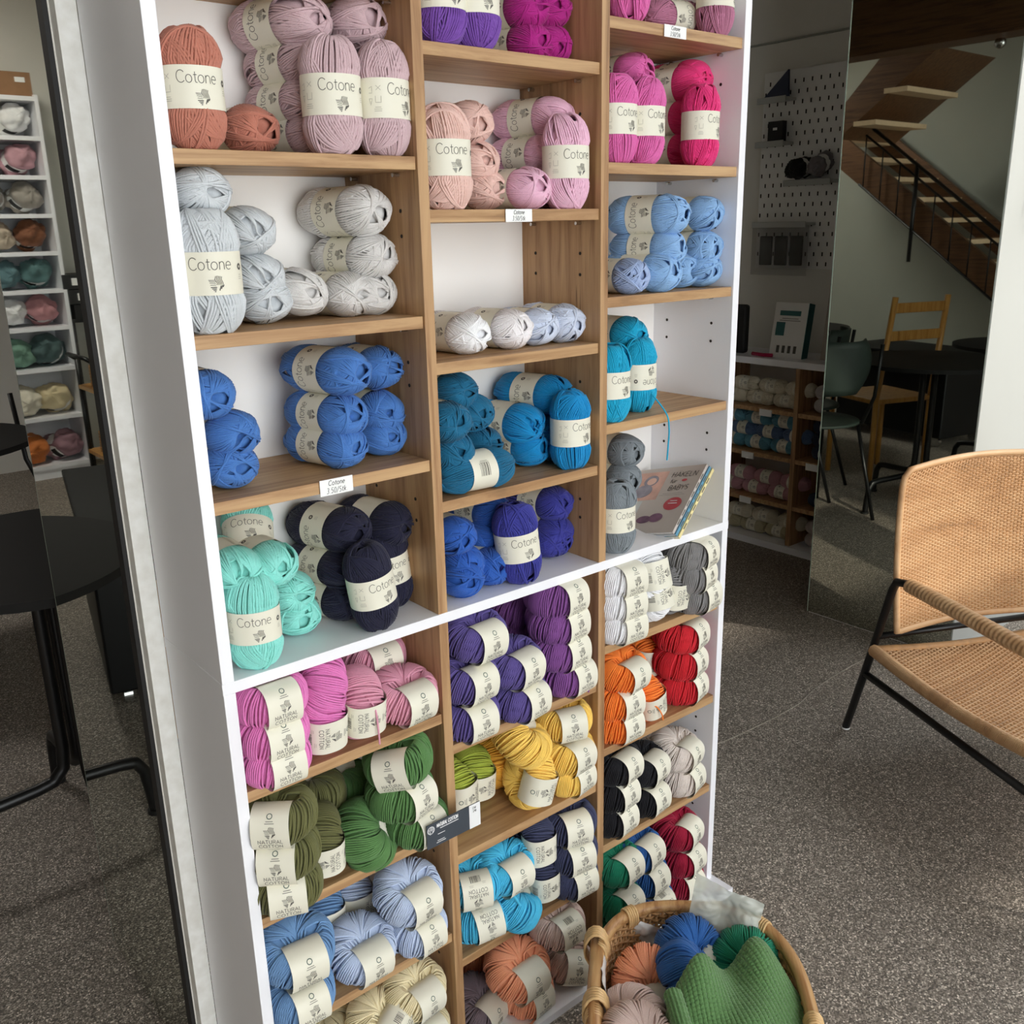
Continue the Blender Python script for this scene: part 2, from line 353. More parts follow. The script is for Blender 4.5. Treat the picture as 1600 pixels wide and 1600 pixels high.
def n_yarn(seed):
    R = random.Random(seed); mb = MB()
    def body(u, v): return n_surf(2*PI*u, 2*PI*v, -.0024)
    mb.grid(body, 40, 24, wu=True)
    tw = math.radians(R.uniform(46, 66)); n = 84
    for i in range(n):
        t0 = 2*PI*i/n+R.uniform(-.010, .010); pts = []; k = R.uniform(0, 6); lf = R.uniform(0, .0007)
        for j in range(31):
            u = j/30; ph = PI+2*PI*u
            th = t0+tw*(u-.5)+.05*math.sin(2*PI*u+k)
            pts.append(n_surf(th, ph, .0003+lf+.0005*math.sin(5*u*PI+k)))
        mb.tube(pts, .00155, 5, cap=False)
    for g in range(9):                       # loose overlying strands
        t0 = R.uniform(.9, 5.4); tw2 = tw*R.uniform(.6, 1.35); 
        for s in range(R.randint(3, 7)):
            pts = []
            for j in range(31):
                u = j/30; pts.append(n_surf(t0+s*.062+tw2*(u-.5)+.08*math.sin(2*PI*u+g), PI+2*PI*u, .0021+.0003*g/9))
            mb.tube(pts, .0015, 5, cap=False)
    return mb.mesh('yarn', MW['yarn'])
def n_band(seed):
    mb = MB(); hw = .0255; tab = []; n = 160; acc = 0; prev = None
    for i in range(n+1):                     # arc length table around the flattened section
        a = -PI+2*PI*i/n; c, s_ = math.cos(a), math.sin(a)
        p = (BX+BRX*math.copysign(abs(c)**.82, c), BRZ*math.copysign(abs(s_)**.82, s_))
        if prev: acc += math.hypot(p[0]-prev[0], p[1]-prev[1])
        tab.append((acc, p)); prev = p
    mid = tab[n//2][0]; tot = acc
    def sec(h):
        h = (h+mid) % tot; lo, hi = 0, n
        while hi-lo > 1:
            m_ = (lo+hi)//2
            if tab[m_][0] <= h: lo = m_
            else: hi = m_
        t = (h-tab[lo][0])/max(1e-9, tab[hi][0]-tab[lo][0]); a, b = tab[lo][1], tab[hi][1]
        return a[0]+(b[0]-a[0])*t, a[1]+(b[1]-a[1])*t
    def P(s, h, off=0):
        x, z = sec(h); d = Vector((x-BX, 0, z)); d = d*(1+(off+.0012)/max(.01, d.length)*(1)); 
        return Vector((BX+d.x, s, d.z))
    mb.grid(lambda u, v: P((v-.5)*2*hw, (u-.5)*tot), 64, 4, wu=True)
    f = lambda s, h: P(s, h, .0003)
    for t, yy in (('NATURAL', -.0075), ('COTTON', -.0155)):
        for pl in text_strokes(t, .0058, .0, yy, 1.05, .10): ribbon(mb, pl, .00072, f)
    logo(mb, .0, .0060, .0165, f)
    lines(mb, 0, .0200, 2, .013, .0026, f, 1, .0007); ring(mb, 0, .0265, .0034, .0011, f, 3)
    lines(mb, .010, -.0225, 2, .008, .002, f, 2); lines(mb, -.012, -.026, 2, .007, .002, f, 2)
    barcode(mb, .002, -.0345, .018, .012, f, 1, seed=seed)
    return mb.mesh('paper_band', [MW['paper'], MW['ink'], MW['shade'], MW['inkg']])
YM = {'C': [c_yarn(s) for s in (3, 11, 27, 41, 58)], 'N': [n_yarn(s) for s in (5, 14, 33, 47)]}
BM = {'C': [c_band(s) for s in (1, 4)], 'N': [n_band(s) for s in (1, 2)]}
YC = dict(coral=(186,112,92), dusty=(205,172,178), silver=(205,210,214), silverwarm=(220,217,214), cobalt=(62,112,188), mint=(135,225,212), navy=(20,20,42),
 purple=(108,62,158), magenta=(172,24,124), peach=(232,188,176), rose=(238,182,208), white=(250,250,252), offwhite=(246,241,243), iceblue=(206,216,238),
 teal=(14,92,132), azure=(6,128,196), royal=(34,82,176), indigo=(44,46,138), orchid=(222,94,166), mauve=(180,108,138), hotpink=(232,44,116), sky=(134,178,228),
 periwinkle=(156,178,222), turq=(12,158,204), slate=(118,126,132), bubble=(228,116,186), candy=(222,146,170), olive=(92,92,50), leaf=(78,122,64), denim=(100,142,192),
 mist=(188,204,234), cream=(238,222,176), ecru=(200,190,150), grape=(84,70,140), plum=(128,70,144), lime=(172,188,62), yolk=(244,172,52), yellow=(255,208,92),
 cyan=(64,186,232), ink=(48,52,82), blush=(216,186,176), apricot=(250,158,116), taupe=(100,84,90), grey=(126,124,124), orange=(255,124,40), red=(214,28,40),
 black=(14,14,19), sand=(228,214,204), emerald=(14,118,84), marine=(34,86,160), crimson=(158,14,46))
Z90 = Matrix.Rotation(0, 3, 'Z')
PROTO = {}
def yarn_ball(kind, loc, az, p, r, spin, sc, colour, label, group, vi, loose=False):
    if (kind, vi) not in PROTO:
        t = empty('yarn_ball'); y = bpy.data.objects.new('yarn', YM[kind][vi]); COL.objects.link(y); y.parent = t
        b = bpy.data.objects.new('paper_band', BM[kind][vi % len(BM[kind])]); COL.objects.link(b); b.parent = t
        PROTO[(kind, vi)] = (t, y, b); used = False
    else: used = True
    t, y, b = PROTO[(kind, vi)]
    if used:
        t2 = t.copy(); COL.objects.link(t2)
        y2 = y.copy(); COL.objects.link(y2); y2.parent = t2
        b2 = b.copy(); COL.objects.link(b2); b2.parent = t2
        t, y, b = t2, y2, b2
    D = math.radians
    R3 = Matrix.Rotation(D(az), 3, 'Z') @ Matrix.Rotation(D(p), 3, 'Y') @ Matrix.Rotation(D(r), 3, 'X') @ Matrix.Rotation(D(spin), 3, 'Z')
    t.rotation_euler = R3.to_euler(); t.location = loc
    t.scale = (sc, sc, sc) if kind == 'N' else ((sc, .86*sc, sc) if abs(r) == 90 else (.88*sc, sc, sc))
    y.color = tuple(v**.86 for v in lin(YC[colour]))+(1,)
    if kind == 'C': y.rotation_euler = (0, 0, (hash_(label) % 360)*PI/180)
    tag(t, label, 'yarn', group)
    return t
def hash_(s):
    h = 7
    for c in s: h = (h*31+ord(c)) % 1000003
    return h
BG=['cotton yarn balls in the top left compartment', 'cotton yarn balls in the second left compartment', 'cotton yarn balls in the third left compartment', 'cotton yarn balls on the white board at left', 'cotton yarn balls in the top middle compartment', 'cotton yarn balls in the second middle compartment', 'yarn balls in the third middle compartment', 'cotton yarn balls in the fourth middle compartment', 'cotton yarn balls on the white board in the middle', 'cotton yarn balls in the top right compartment', 'cotton yarn balls in the second right compartment', 'cotton yarn balls in the third right compartment', 'cotton yarn balls in the fourth right compartment', 'cotton yarn balls on the white board at right', 'soft cotton yarn balls in the fifth left compartment', 'soft cotton yarn balls in the sixth left compartment', 'soft cotton yarn balls in the seventh left compartment', 'soft cotton yarn balls in the bottom left compartment', 'soft cotton yarn balls in the sixth middle compartment', 'soft cotton yarn balls in the seventh middle compartment', 'soft cotton yarn balls in the eighth middle compartment', 'soft cotton yarn balls in the bottom middle compartment', 'soft cotton yarn balls in the sixth right compartment', 'soft cotton yarn balls in the seventh right compartment', 'soft cotton yarn balls in the eighth right compartment', 'soft cotton yarn balls in the bottom right compartment']
BALLS=[
('C',0.055,0.026,0.6889,-100,0,0,0,1,'coral','terracotta yarn ball standing upright beside the white side panel',0),
('C',0.1452,0.115,0.6566,182.1,0,90,0,1,'coral','terracotta yarn ball lying end-on right of the upright terracotta ball',0),
('C',0.2132,0.115,0.7831,194.7,0,90,0,1.1,'dusty','dusty pink yarn ball lying on top left of the dusty pink pile',0),
('C',0.22,0.115,0.7374,192.6,0,90,0,1,'dusty','dusty pink yarn ball second from top at the left of its pile',0),
('C',0.2174,0.115,0.6927,192.6,0,90,0,1,'dusty','dusty pink yarn ball third from top at the left of its pile',0),
('C',0.2229,0.115,0.6566,192.6,0,90,0,1,'dusty','dusty pink yarn ball at the bottom left of its pile',0),
('C',0.3,0.115,0.7878,183.36,0,90,0,1.1,'dusty','dusty pink yarn ball lying end-on atop two upright dusty pink balls',0),
('C',0.2271,0.026,0.6926,-105,0,0,0,1.06,'dusty','left one of two dusty pink yarn balls standing upright in front',0),
('C',0.3,0.026,0.6926,-72,0,0,0,1.06,'dusty','dusty pink yarn ball standing upright against the wooden divider',0),
('C',0.061,0.08,0.5839,180,0,90,0,1,'silver','pale grey yarn ball perched end-on above the upright grey ball',1),
('C',0.0509,0.026,0.4958,-108,0,0,0,1.1,'silver','pale grey yarn ball standing upright beside the white side panel',1),
('C',0.1272,0.115,0.5415,186.3,0,90,0,1,'silver','pale grey yarn ball topmost of the stack behind the upright grey one',1),
('C',0.1365,0.115,0.4858,182.1,0,90,0,1,'silver','pale grey yarn ball in the middle of the end-on grey stack',1),
('C',0.1426,0.115,0.4573,182.1,0,90,0,1,'silver','pale grey yarn ball at the bottom of the end-on grey stack',1),
('C',0.1934,0.115,0.4643,184.2,-22,90,0,1,'silverwarm','light grey yarn ball with raised back lying left of the gap',1),
('C',0.2612,0.115,0.4573,187.56,0,90,0,1,'silverwarm','light grey yarn ball lying between two others on the shelf',1),
('C',0.3,0.115,0.4573,182.1,0,90,0,1,'silverwarm','light grey yarn ball under a stack beside the wooden divider',1),
('C',0.2963,0.115,0.504,191.76,0,90,0,1.05,'silverwarm','light grey yarn ball second from top near the wooden divider',1),
('C',0.2852,0.115,0.5635,193.44,0,90,0,1.1,'silverwarm','light grey yarn ball topmost near the wooden divider with sideways lettering',1),
('C',0.046,0.09,0.3521,180,0,90,0,1,'cobalt','medium blue yarn ball on top beside the white side panel',2),
('C',0.072,0.09,0.2997,180,0,90,0,1,'cobalt','medium blue yarn ball in the middle beside the white side panel',2),
('C',0.0655,0.09,0.2609,180,0,90,0,1,'cobalt','medium blue yarn ball at the bottom beside the white side panel',2),
('C',0.2227,0.085,0.3604,192.6,0,90,0,1.08,'cobalt','medium blue yarn ball on top of the front stack of six',2),
('C',0.2186,0.085,0.3025,192.6,0,90,0,1,'cobalt','medium blue yarn ball in the middle of the front stack of six',2),
('C',0.2147,0.085,0.2609,192.6,0,90,0,1,'cobalt','medium blue yarn ball at the bottom of the front stack of six',2),
('C',0.3,0.11,0.3553,184.2,0,90,0,1,'cobalt','medium blue yarn ball on top of the stack against the divider',2),
('C',0.3,0.11,0.294,182.1,0,90,0,1,'cobalt','medium blue yarn ball in the middle of the stack against the divider',2),
('C',0.3,0.11,0.2609,182.1,0,90,0,1,'cobalt','medium blue yarn ball at the bottom of the stack against the divider',2),
('C',0.1049,0.12,0.1393,-115,-50,0,0,1,'mint','mint green yarn ball leaning back on top of its heap',3),
('C',0.1002,0.08,0.1231,184.2,0,90,0,1,'mint','mint green yarn ball lying end-on above the upright mint ball',3),
('C',0.0532,0.08,0.1274,180,0,90,0,1,'mint','mint green yarn ball squeezed beside the white side panel',3),
('C',0.1404,0.115,0.0632,180,0,90,0,1,'mint','mint green yarn ball in the right stack above the lowest one',3),
('C',0.1462,0.115,0.0292,180,0,90,0,1,'mint','mint green yarn ball lowest on the white board right of the upright one',3),
('C',0.0603,0.026,0.0615,-112,0,0,0,1,'mint','mint green yarn ball standing upright at the front of the white board',3),
('C',0.2246,0.115,0.1326,194.7,0,90,-20,1.05,'navy','dark navy yarn ball at the top left of the navy pile',3),
('C',0.3,0.115,0.1247,190.5,-25,90,-60,1.05,'navy','dark navy yarn ball at the top right of the navy pile',3),
('C',0.2146,0.115,0.0783,192.6,0,90,0,1,'navy','dark navy yarn ball second from bottom at the left of its pile',3),
('C',0.2143,0.115,0.0292,194.7,0,90,0,1,'navy','dark navy yarn ball at the bottom left of its pile',3),
('C',0.2363,0.026,0.0627,-84,0,8,0,1.02,'navy','dark navy yarn ball standing tilted in front of the navy pile',3),
('C',0.3,0.085,0.0615,-100,0,6,0,1,'navy','dark navy yarn ball standing against the wooden divider',3),
('C',0.3944,0.026,0.8249,-95,0,0,0,1,'purple','violet yarn ball standing left, cut by the top of the view',4),
('C',0.4489,0.026,0.8249,-100,0,0,0,1,'purple','violet yarn ball standing right of its violet twin',4),
('C',0.5851,0.115,0.8365,182.1,0,90,0,1,'magenta','magenta yarn ball upper left in the square of four',4),
('C',0.628,0.115,0.8438,182.1,0,90,0,1,'magenta','magenta yarn ball upper right in the square of four',4),
('C',0.5902,0.115,0.7926,182.1,0,90,0,1,'magenta','magenta yarn ball lower left in the square of four',4),
('C',0.628,0.115,0.7926,182.1,0,90,0,1,'magenta','magenta yarn ball lower right in the square of four',4),
('C',0.391,0.026,0.6276,-104,0,0,0,1.05,'peach','pale peach yarn ball standing upright by the left divider',5),
('C',0.4781,0.115,0.6806,180,0,90,0,1,'peach','pale peach yarn ball highest behind the upright peach one',5),
('C',0.4873,0.115,0.6299,180,0,90,0,1,'peach','pale peach yarn ball half hidden halfway up its stack',5),
('C',0.5008,0.115,0.5922,180,0,90,0,1,'peach','pale peach yarn ball lying lowest right of the upright one',5),
('C',0.6243,0.115,0.6946,193.44,-14,90,-10,1.05,'rose','baby pink yarn ball tilted on top of its pile',5),
('C',0.6103,0.115,0.642,192.6,0,90,0,1,'rose','baby pink yarn ball in the middle of its pile',5),
('C',0.5452,0.075,0.5922,188.4,0,90,0,1,'rose','baby pink yarn ball lying low at the left front of its pile',5),
('C',0.628,0.115,0.5922,182.1,0,90,0,1,'rose','baby pink yarn ball mostly hidden behind the upright pink one',5),
('C',0.6105,0.026,0.6276,-98,0,0,0,1.05,'rose','baby pink yarn ball standing upright near the right divider',5),
('C',0.4375,0.085,0.3926,184.2,0,90,0,1,'white','pure white yarn ball lying beside the left divider',6),
('C',0.515,0.085,0.3926,190.5,0,90,0,1,'offwhite','off white yarn ball lying beside the pure white one',6),
('C',0.5738,0.085,0.3911,184.2,0,90,0,0.95,'iceblue','ice blue yarn ball touching the off white one',6),
('C',0.628,0.085,0.3926,184.2,0,90,0,1,'iceblue','ice blue yarn ball at the right end of the white row',6),
('C',0.4338,0.115,0.3055,182.1,0,90,0,1,'teal','dark teal yarn ball highest in the left corner behind the divider',7),
('C',0.4612,0.115,0.2703,186.3,0,90,0,1,'teal','dark teal yarn ball with a visible hole on the upper left',7),
('C',0.4788,0.115,0.2169,184.2,0,90,0,1,'teal','dark teal yarn ball beneath the upper left teal one',7),
('C',0.3813,0.06,0.2741,180,0,90,0,1,'teal','dark teal yarn ball peeking out halfway up beside the divider',7),
('C',0.3929,0.07,0.2277,180,0,90,0,1,'teal','dark teal yarn ball peeking out low beside the divider',7),
('C',0.4248,0.028,0.196,-95,0,-90,180,1,'teal','dark teal yarn ball lying sideways with its barcode to the front',7),
('C',0.619,0.115,0.2768,194.7,-15,90,-20,1.08,'azure','azure blue yarn ball on the very top of its pile',7),
('C',0.5551,0.115,0.2387,193.44,-12,90,-20,1.08,'azure','azure blue yarn ball resting above the lowest left azure one',7),
('C',0.5726,0.115,0.196,191.76,0,90,0,1,'azure','azure blue yarn ball lying lowest left in its pile',7),
('C',0.628,0.115,0.216,188.4,0,90,0,1,'azure','azure blue yarn ball hidden in the middle behind the upright one',7),
('C',0.628,0.115,0.196,188.4,0,90,0,1,'azure','azure blue yarn ball hidden at the bottom behind the upright one',7),
('C',0.6177,0.026,0.2283,-86,0,0,0,1,'azure','azure blue yarn ball standing upright near the right divider',7),
('C',0.3978,0.08,0.0946,180,0,90,0,1,'royal','royal blue yarn ball top of the narrow stack behind the divider',8),
('C',0.4112,0.08,0.0476,180,0,90,0,1,'royal','royal blue yarn ball in the middle of the narrow stack',8),
('C',0.4011,0.07,0.0292,180,0,90,0,1,'royal','royal blue yarn ball lowest in the narrow stack',8),
('C',0.4973,0.115,0.1025,184.2,0,90,0,1,'royal','royal blue yarn ball topmost in the tall royal stack',8),
('C',0.4855,0.115,0.0691,184.2,0,90,0,1,'royal','royal blue yarn ball second from top in the tall royal stack',8),
('C',0.4878,0.115,0.0288,184.2,0,90,0,1,'royal','royal blue yarn ball second from bottom in the tall royal stack',8),
('C',0.4613,0.08,0.0292,184.2,0,90,0,1,'royal','royal blue yarn ball at the foot of the tall royal stack',8),
('C',0.5031,0.026,0.0646,-104,0,6,0,1.05,'indigo','indigo yarn ball standing upright with its lettering to the front',8),
('C',0.628,0.115,0.0911,186.3,0,90,0,1,'indigo','indigo yarn ball topmost of the stack by the right divider',8),
('C',0.628,0.115,0.0424,183.36,0,90,0,1,'indigo','indigo yarn ball in the middle of the stack by the right divider',8),
('C',0.628,0.115,0.0292,182.1,0,90,0,1,'indigo','indigo yarn ball lowest of the stack by the right divider',8),
('C',0.6167,0.115,0.0292,182.1,0,90,0,1,'indigo','indigo yarn ball mostly hidden behind the upright indigo one',8),
('C',0.7363,0.026,0.8882,-95,0,0,0,1,'orchid','orchid pink yarn ball standing at the top left corner, mostly out of view',9),
('C',0.8969,0.08,0.8559,-95,0,-90,0,1,'mauve','old rose yarn ball lying sideways behind the price tag',9),
('C',0.9381,0.026,0.8882,-70,0,0,0,1,'mauve','old rose yarn ball standing upright at the top right corner',9),
('C',0.8098,0.115,0.7711,180,0,90,0,1,'orchid','orchid pink yarn ball lying on top beside the divider',10),
('C',0.7139,0.026,0.6905,-92,0,0,0,1,'orchid','orchid pink yarn ball standing directly beside the divider',10),
('C',0.7776,0.026,0.6905,-88,0,0,0,1,'orchid','orchid pink yarn ball standing next to the hot pink stack',10),
('C',0.9345,0.115,0.7635,192.6,0,90,0,1,'hotpink','hot pink yarn ball topmost of its stack beside the orchid ones',10),
('C',0.954,0.115,0.7729,180,0,90,0,1,'hotpink','hot pink yarn ball highest at the back above the upright one',10),
('C',0.9399,0.115,0.7111,182.1,0,90,0,1,'hotpink','hot pink yarn ball in the middle of its stack',10),
('C',0.9401,0.115,0.6582,182.1,0,90,0,1,'hotpink','hot pink yarn ball at the bottom of its stack',10),
('C',0.9113,0.026,0.6905,-78,0,0,0,1,'hotpink','hot pink yarn ball standing upright near the white panel',10),
('C',0.8262,0.06,0.5529,196.8,0,90,0,1.1,'sky','light blue yarn ball at the top left of the light blue pile',11),
('C',0.954,0.08,0.5544,182.1,0,90,0,1,'sky','light blue yarn ball at the top right of the light blue pile',11),
('C',0.8278,0.06,0.5007,194.7,0,90,0,1,'sky','light blue yarn ball in the middle left of the light blue pile',11),
('C',0.954,0.08,0.4981,182.1,0,90,0,1,'sky','light blue yarn ball in the middle right of the light blue pile',11),
('C',0.81,0.06,0.463,192.6,0,90,180,1.08,'sky','light blue yarn ball at the lower left front showing its barcode',11),
('C',0.9197,0.1,0.4607,182.1,0,90,0,1,'sky','light blue yarn ball at the bottom centre of the light blue pile',11),
('C',0.954,0.08,0.4607,182.1,0,90,0,1,'sky','light blue yarn ball at the bottom right of the light blue pile',11),
('C',0.7538,0.06,0.4592,180,0,90,0,0.95,'periwinkle','periwinkle yarn ball end-on at the left of the light blue pile',11),
('C',0.807,0.115,0.3592,180,0,90,0,1,'turq','turquoise yarn ball lying above the two upright turquoise ones',12),
('C',0.7081,0.026,0.2917,-92,0,0,0,1,'turq','turquoise yarn ball standing beside the divider with upright lettering',12),
('C',0.8045,0.055,0.2917,-80,0,180,0,1,'turq','turquoise yarn ball standing with its lettering upside down',12),
('C',0.8034,0.115,0.154,180,0,90,0,1,'slate','slate grey yarn ball on top of the slate grey stack',13),
('C',0.7975,0.115,0.105,180,0,90,0,1,'slate','slate grey yarn ball just above the upright slate grey one',13),
('C',0.7251,0.026,0.0615,-96,0,0,0,1,'slate','slate grey yarn ball standing upright beside the magazines',13),
('N',0.0675,0.02,-0.0467,-90,0,0,0,0.95,'bubble','bubblegum pink yarn ball topmost of the labelled stack of three',14),
('N',0.0653,0.02,-0.0951,-90,0,0,0,0.95,'bubble','bubblegum pink yarn ball in the middle of the labelled stack of three',14),
('N',0.066,0.02,-0.1349,-90,0,0,0,0.95,'bubble','bubblegum pink yarn ball at the bottom of the labelled stack of three',14),
('N',0.147,0.038,-0.0675,80,0,-75,0,1,'bubble','bubblegum pink yarn ball above the one with sideways lettering',14),
('N',0.143,0.038,-0.1115,-95,10,-90,0,1,'bubble','bubblegum pink yarn ball with its lettering turned sideways',14),
('N',0.2076,0.0385,-0.1115,-98,10,-90,0,1,'candy','dusty rose yarn ball with sideways lettering and a loose thread',14),
('N',0.283,0.035,-0.124,-85,14,0,0,1,'candy','dusty rose yarn ball lying tilted beside the wooden divider',14),
('N',0.283,0.12,-0.0928,-90,0,0,0,1,'candy','dusty rose yarn ball at the back under the white board',14),
('N',0.063,0.02,-0.223,-128,0,0,0,1,'olive','olive green yarn ball topmost beside the white side panel',15),
('N',0.063,0.02,-0.2806,-125,0,0,0,1,'olive','olive green yarn ball in the middle beside the white side panel',15),
('N',0.063,0.02,-0.3327,-112,0,0,0,1,'olive','olive green yarn ball at the bottom beside the white side panel',15),
('N',0.1615,0.12,-0.2841,90,0,0,0,1,'olive','olive green yarn ball without visible band at the back',15),
('N',0.1339,0.0459,-0.3107,-108,10,90,0,1,'olive','olive green yarn ball with lettering running upwards',15),
('N',0.2245,0.14,-0.3074,70,0,0,0,1,'leaf','leaf green yarn ball in the shade at the back',15),
('N',0.2056,0.038,-0.3316,40,11,60,0,1.05,'leaf','leaf green yarn ball at the front with no band showing',15),
('N',0.2595,0.02,-0.2754,-75,0,0,0,1,'leaf','leaf green yarn ball in the middle of the stack by the divider',15),
('N',0.2834,0.02,-0.3341,-85,0,0,0,0.95,'leaf','leaf green yarn ball at the bottom of the stack by the divider',15),
('N',0.2591,0.02,-0.217,-135,8,12,0,1,'leaf','leaf green yarn ball on top with its band turned left',15),
('N',0.0707,0.0257,-0.4533,-95,16,0,0,1.08,'denim','denim blue yarn ball showing its hole on top of the other',16),
('N',0.0693,0.0257,-0.5325,-92,0,0,0,1,'denim','denim blue yarn ball at the bottom beside the white side panel',16),
('N',0.1651,0.13,-0.5029,-100,0,-90,0,1,'denim','denim blue yarn ball wedged at the back beneath the shelf',16),
('N',0.179,0.035,-0.5224,-88,19,0,0,1.05,'mist','pale blue yarn ball in the middle showing its hole',16),
('N',0.2653,0.027,-0.4596,-85,18,0,0,1.05,'mist','pale blue yarn ball on top by the divider showing its hole',16),
('N',0.2766,0.027,-0.5339,-85,0,0,0,0.95,'mist','pale blue yarn ball beneath another by the divider',16),
('N',0.2225,0.14,-0.5105,-95,0,90,0,1,'mist','pale blue yarn ball at the back with lettering running upwards',16),
('N',0.2708,0.035,-0.6562,-85,18,0,0,1,'cream','cream yarn ball on top beside the divider',17),
('N',0.2759,0.035,-0.7413,-85,0,0,0,1,'cream','cream yarn ball beneath another, cut by the bottom edge',17),
('N',0.2016,0.035,-0.6753,-60,11,190,0,1,'cream','cream yarn ball with upside down lettering left of the pair',17),
('N',0.2071,0.13,-0.718,70,0,0,0,1,'ecru','greenish cream yarn ball at the back under the shelf',17),
('N',0.1349,0.1,-0.6975,70,0,0,0,1,'ecru','greenish cream yarn ball at far left, cut by the bottom edge',17),
('N',0.4127,0.0273,-0.0633,-85,12,0,0,1,'grape','blue violet yarn ball at the upper left beneath the white board',18),
('N',0.393,0.0273,-0.1275,-85,11,0,0,1,'grape','blue violet yarn ball in the middle of the left stack',18),
('N',0.393,0.0273,-0.1942,-90,4,0,0,1,'grape','blue violet yarn ball at the bottom of the left stack',18),
('N',0.4797,0.02,-0.1292,-80,12,0,0,1,'grape','blue violet yarn ball on top of the front pair',18),
('N',0.4915,0.02,-0.1942,-80,3,0,0,1,'grape','blue violet yarn ball at the bottom of the front pair',18),
('N',0.587,0.0301,-0.0455,-82,0,0,0,1,'plum','plum purple yarn ball topmost in the stack of four',18),
('N',0.5894,0.0301,-0.0918,-82,0,0,0,1,'plum','plum purple yarn ball second from top in the stack of four',18),
('N',0.5918,0.0301,-0.1429,-82,0,0,0,1,'plum','plum purple yarn ball third from top in the stack of four',18),
('N',0.6062,0.0301,-0.1942,-82,0,0,0,1,'plum','plum purple yarn ball at the bottom of the stack of four',18),
('N',0.5916,0.14,-0.1028,90,0,0,0,1,'plum','plum purple yarn ball in shade at the back, upper one',18),
('N',0.5905,0.14,-0.1479,90,0,0,0,1,'plum','plum purple yarn ball in shade at the back, lower one',18),
('N',0.4684,0.12,-0.3748,-100,8,90,0,0.95,'lime','lime green yarn ball with its band facing the front',19),
('N',0.4042,0.1042,-0.3722,-70,0,90,0,1,'lime','lime green yarn ball half hidden behind the divider',19),
('N',0.5252,0.13,-0.375,80,0,80,0,1,'yolk','deep yellow yarn ball in shade at the back left',19),
('N',0.5117,0.035,-0.2907,85,-20,30,0,1,'yellow','bright yellow yarn ball draped over the others with no band showing',19),
('N',0.5295,0.038,-0.3722,-95,4,75,0,1,'yellow','bright yellow yarn ball lying at the front with its band sideways',19),
('N',0.6064,0.0342,-0.2844,-108,0,0,0,0.95,'yellow','bright yellow yarn ball topmost near the right divider',19),
('N',0.611,0.0342,-0.3474,-85,10,0,0,1,'yellow','bright yellow yarn ball in the middle near the right divider',19),
('N',0.6133,0.0342,-0.3957,-80,0,0,0,0.95,'yellow','bright yellow yarn ball at the bottom near the right divider',19),
('N',0.3935,0.035,-0.5101,-112,0,180,0,1,'cyan','bright cyan yarn ball with upside down lettering at upper left',20),
('N',0.4076,0.035,-0.5954,-100,-25,180,0,1,'cyan','bright cyan yarn ball at lower left showing its barcode',20),
('N',0.4573,0.0245,-0.507,-88,14,0,0,1,'cyan','bright cyan yarn ball with its logo upright, upper centre',20),
('N',0.4734,0.0245,-0.5954,60,8,30,0,1,'cyan','bright cyan yarn ball lower centre with no band showing',20),
('N',0.5316,0.038,-0.4934,-100,0,-90,0,1,'ink','ink blue yarn ball with sideways lettering, upper left of its group',20),
('N',0.542,0.038,-0.5775,-95,0,-90,0,0.92,'ink','ink blue yarn ball with sideways lettering, lower left of its group',20),
('N',0.6012,0.02,-0.482,-105,0,0,0,1,'ink','ink blue yarn ball topmost in the stack of three',20),
('N',0.6041,0.02,-0.5425,-98,0,0,0,1,'ink','ink blue yarn ball in the middle of the stack of three',20),
('N',0.607,0.02,-0.5954,-92,0,0,0,1,'ink','ink blue yarn ball at the bottom of the stack of three',20),
('N',0.5589,0.0061,-0.6699,-90,0,180,0,1,'blush','blush beige yarn ball at the back with upside down lettering',21),
('N',0.5835,0.0061,-0.767,-105,-10,-20,0,1,'blush','blush beige yarn ball near the right divider with slanted lettering',21),
('N',0.6083,0.15,-0.745,-90,0,90,0,1,'blush','blush beige yarn ball deep at the back behind the apricot one',21),
('N',0.4618,0,-0.707,-88,19,0,0,1.1,'apricot','apricot orange yarn ball showing its hole at the front',21),
('N',0.481,0,-0.7685,-85,0,0,0,0.95,'apricot','apricot orange yarn ball underneath the one showing its hole',21),
('N',0.4738,0.13,-0.767,80,0,0,0,1,'apricot','apricot orange yarn ball in the back left corner',21),
('N',0.3966,0.035,-0.767,-75,19,0,0,1,'taupe','dark taupe yarn ball at the lower left beside the divider',21),
('N',0.721,0.02,-0.0455,-92,0,0,0,1,'white','white yarn ball topmost in the left labelled stack',22),
('N',0.721,0.02,-0.0877,-92,0,0,0,1,'white','white yarn ball in the middle of the left labelled stack',22),
('N',0.7236,0.02,-0.1305,-92,0,0,0,1,'white','white yarn ball at the bottom of the left labelled stack',22),
('N',0.8069,0.038,-0.0675,-85,-15,-90,0,1,'white','white yarn ball upper one with barcode and sideways lettering',22),
('N',0.816,0.038,-0.1085,-85,-15,-90,0,1,'white','white yarn ball lower one with barcode and sideways lettering',22),
('N',0.9105,0.02,-0.0455,-75,0,0,0,1,'grey','mid grey yarn ball topmost in the stack by the white panel',22),
('N',0.9071,0.02,-0.0863,-75,0,0,0,1,'grey','mid grey yarn ball in the middle of the stack by the white panel',22),
('N',0.9243,0.02,-0.1305,-80,0,0,0,1,'grey','mid grey yarn ball at the bottom of the stack by the white panel',22),
('N',0.873,0.0396,-0.1085,-92,8,-90,0,1,'grey','mid grey yarn ball with sideways lettering left of the stack',22),
('N',0.7403,0.0284,-0.2318,-82,15,0,0,1,'orange','vivid orange yarn ball on top left showing its hole',23),
('N',0.7278,0.0284,-0.2854,-88,0,0,0,1,'orange','vivid orange yarn ball in the middle of the left stack',23),
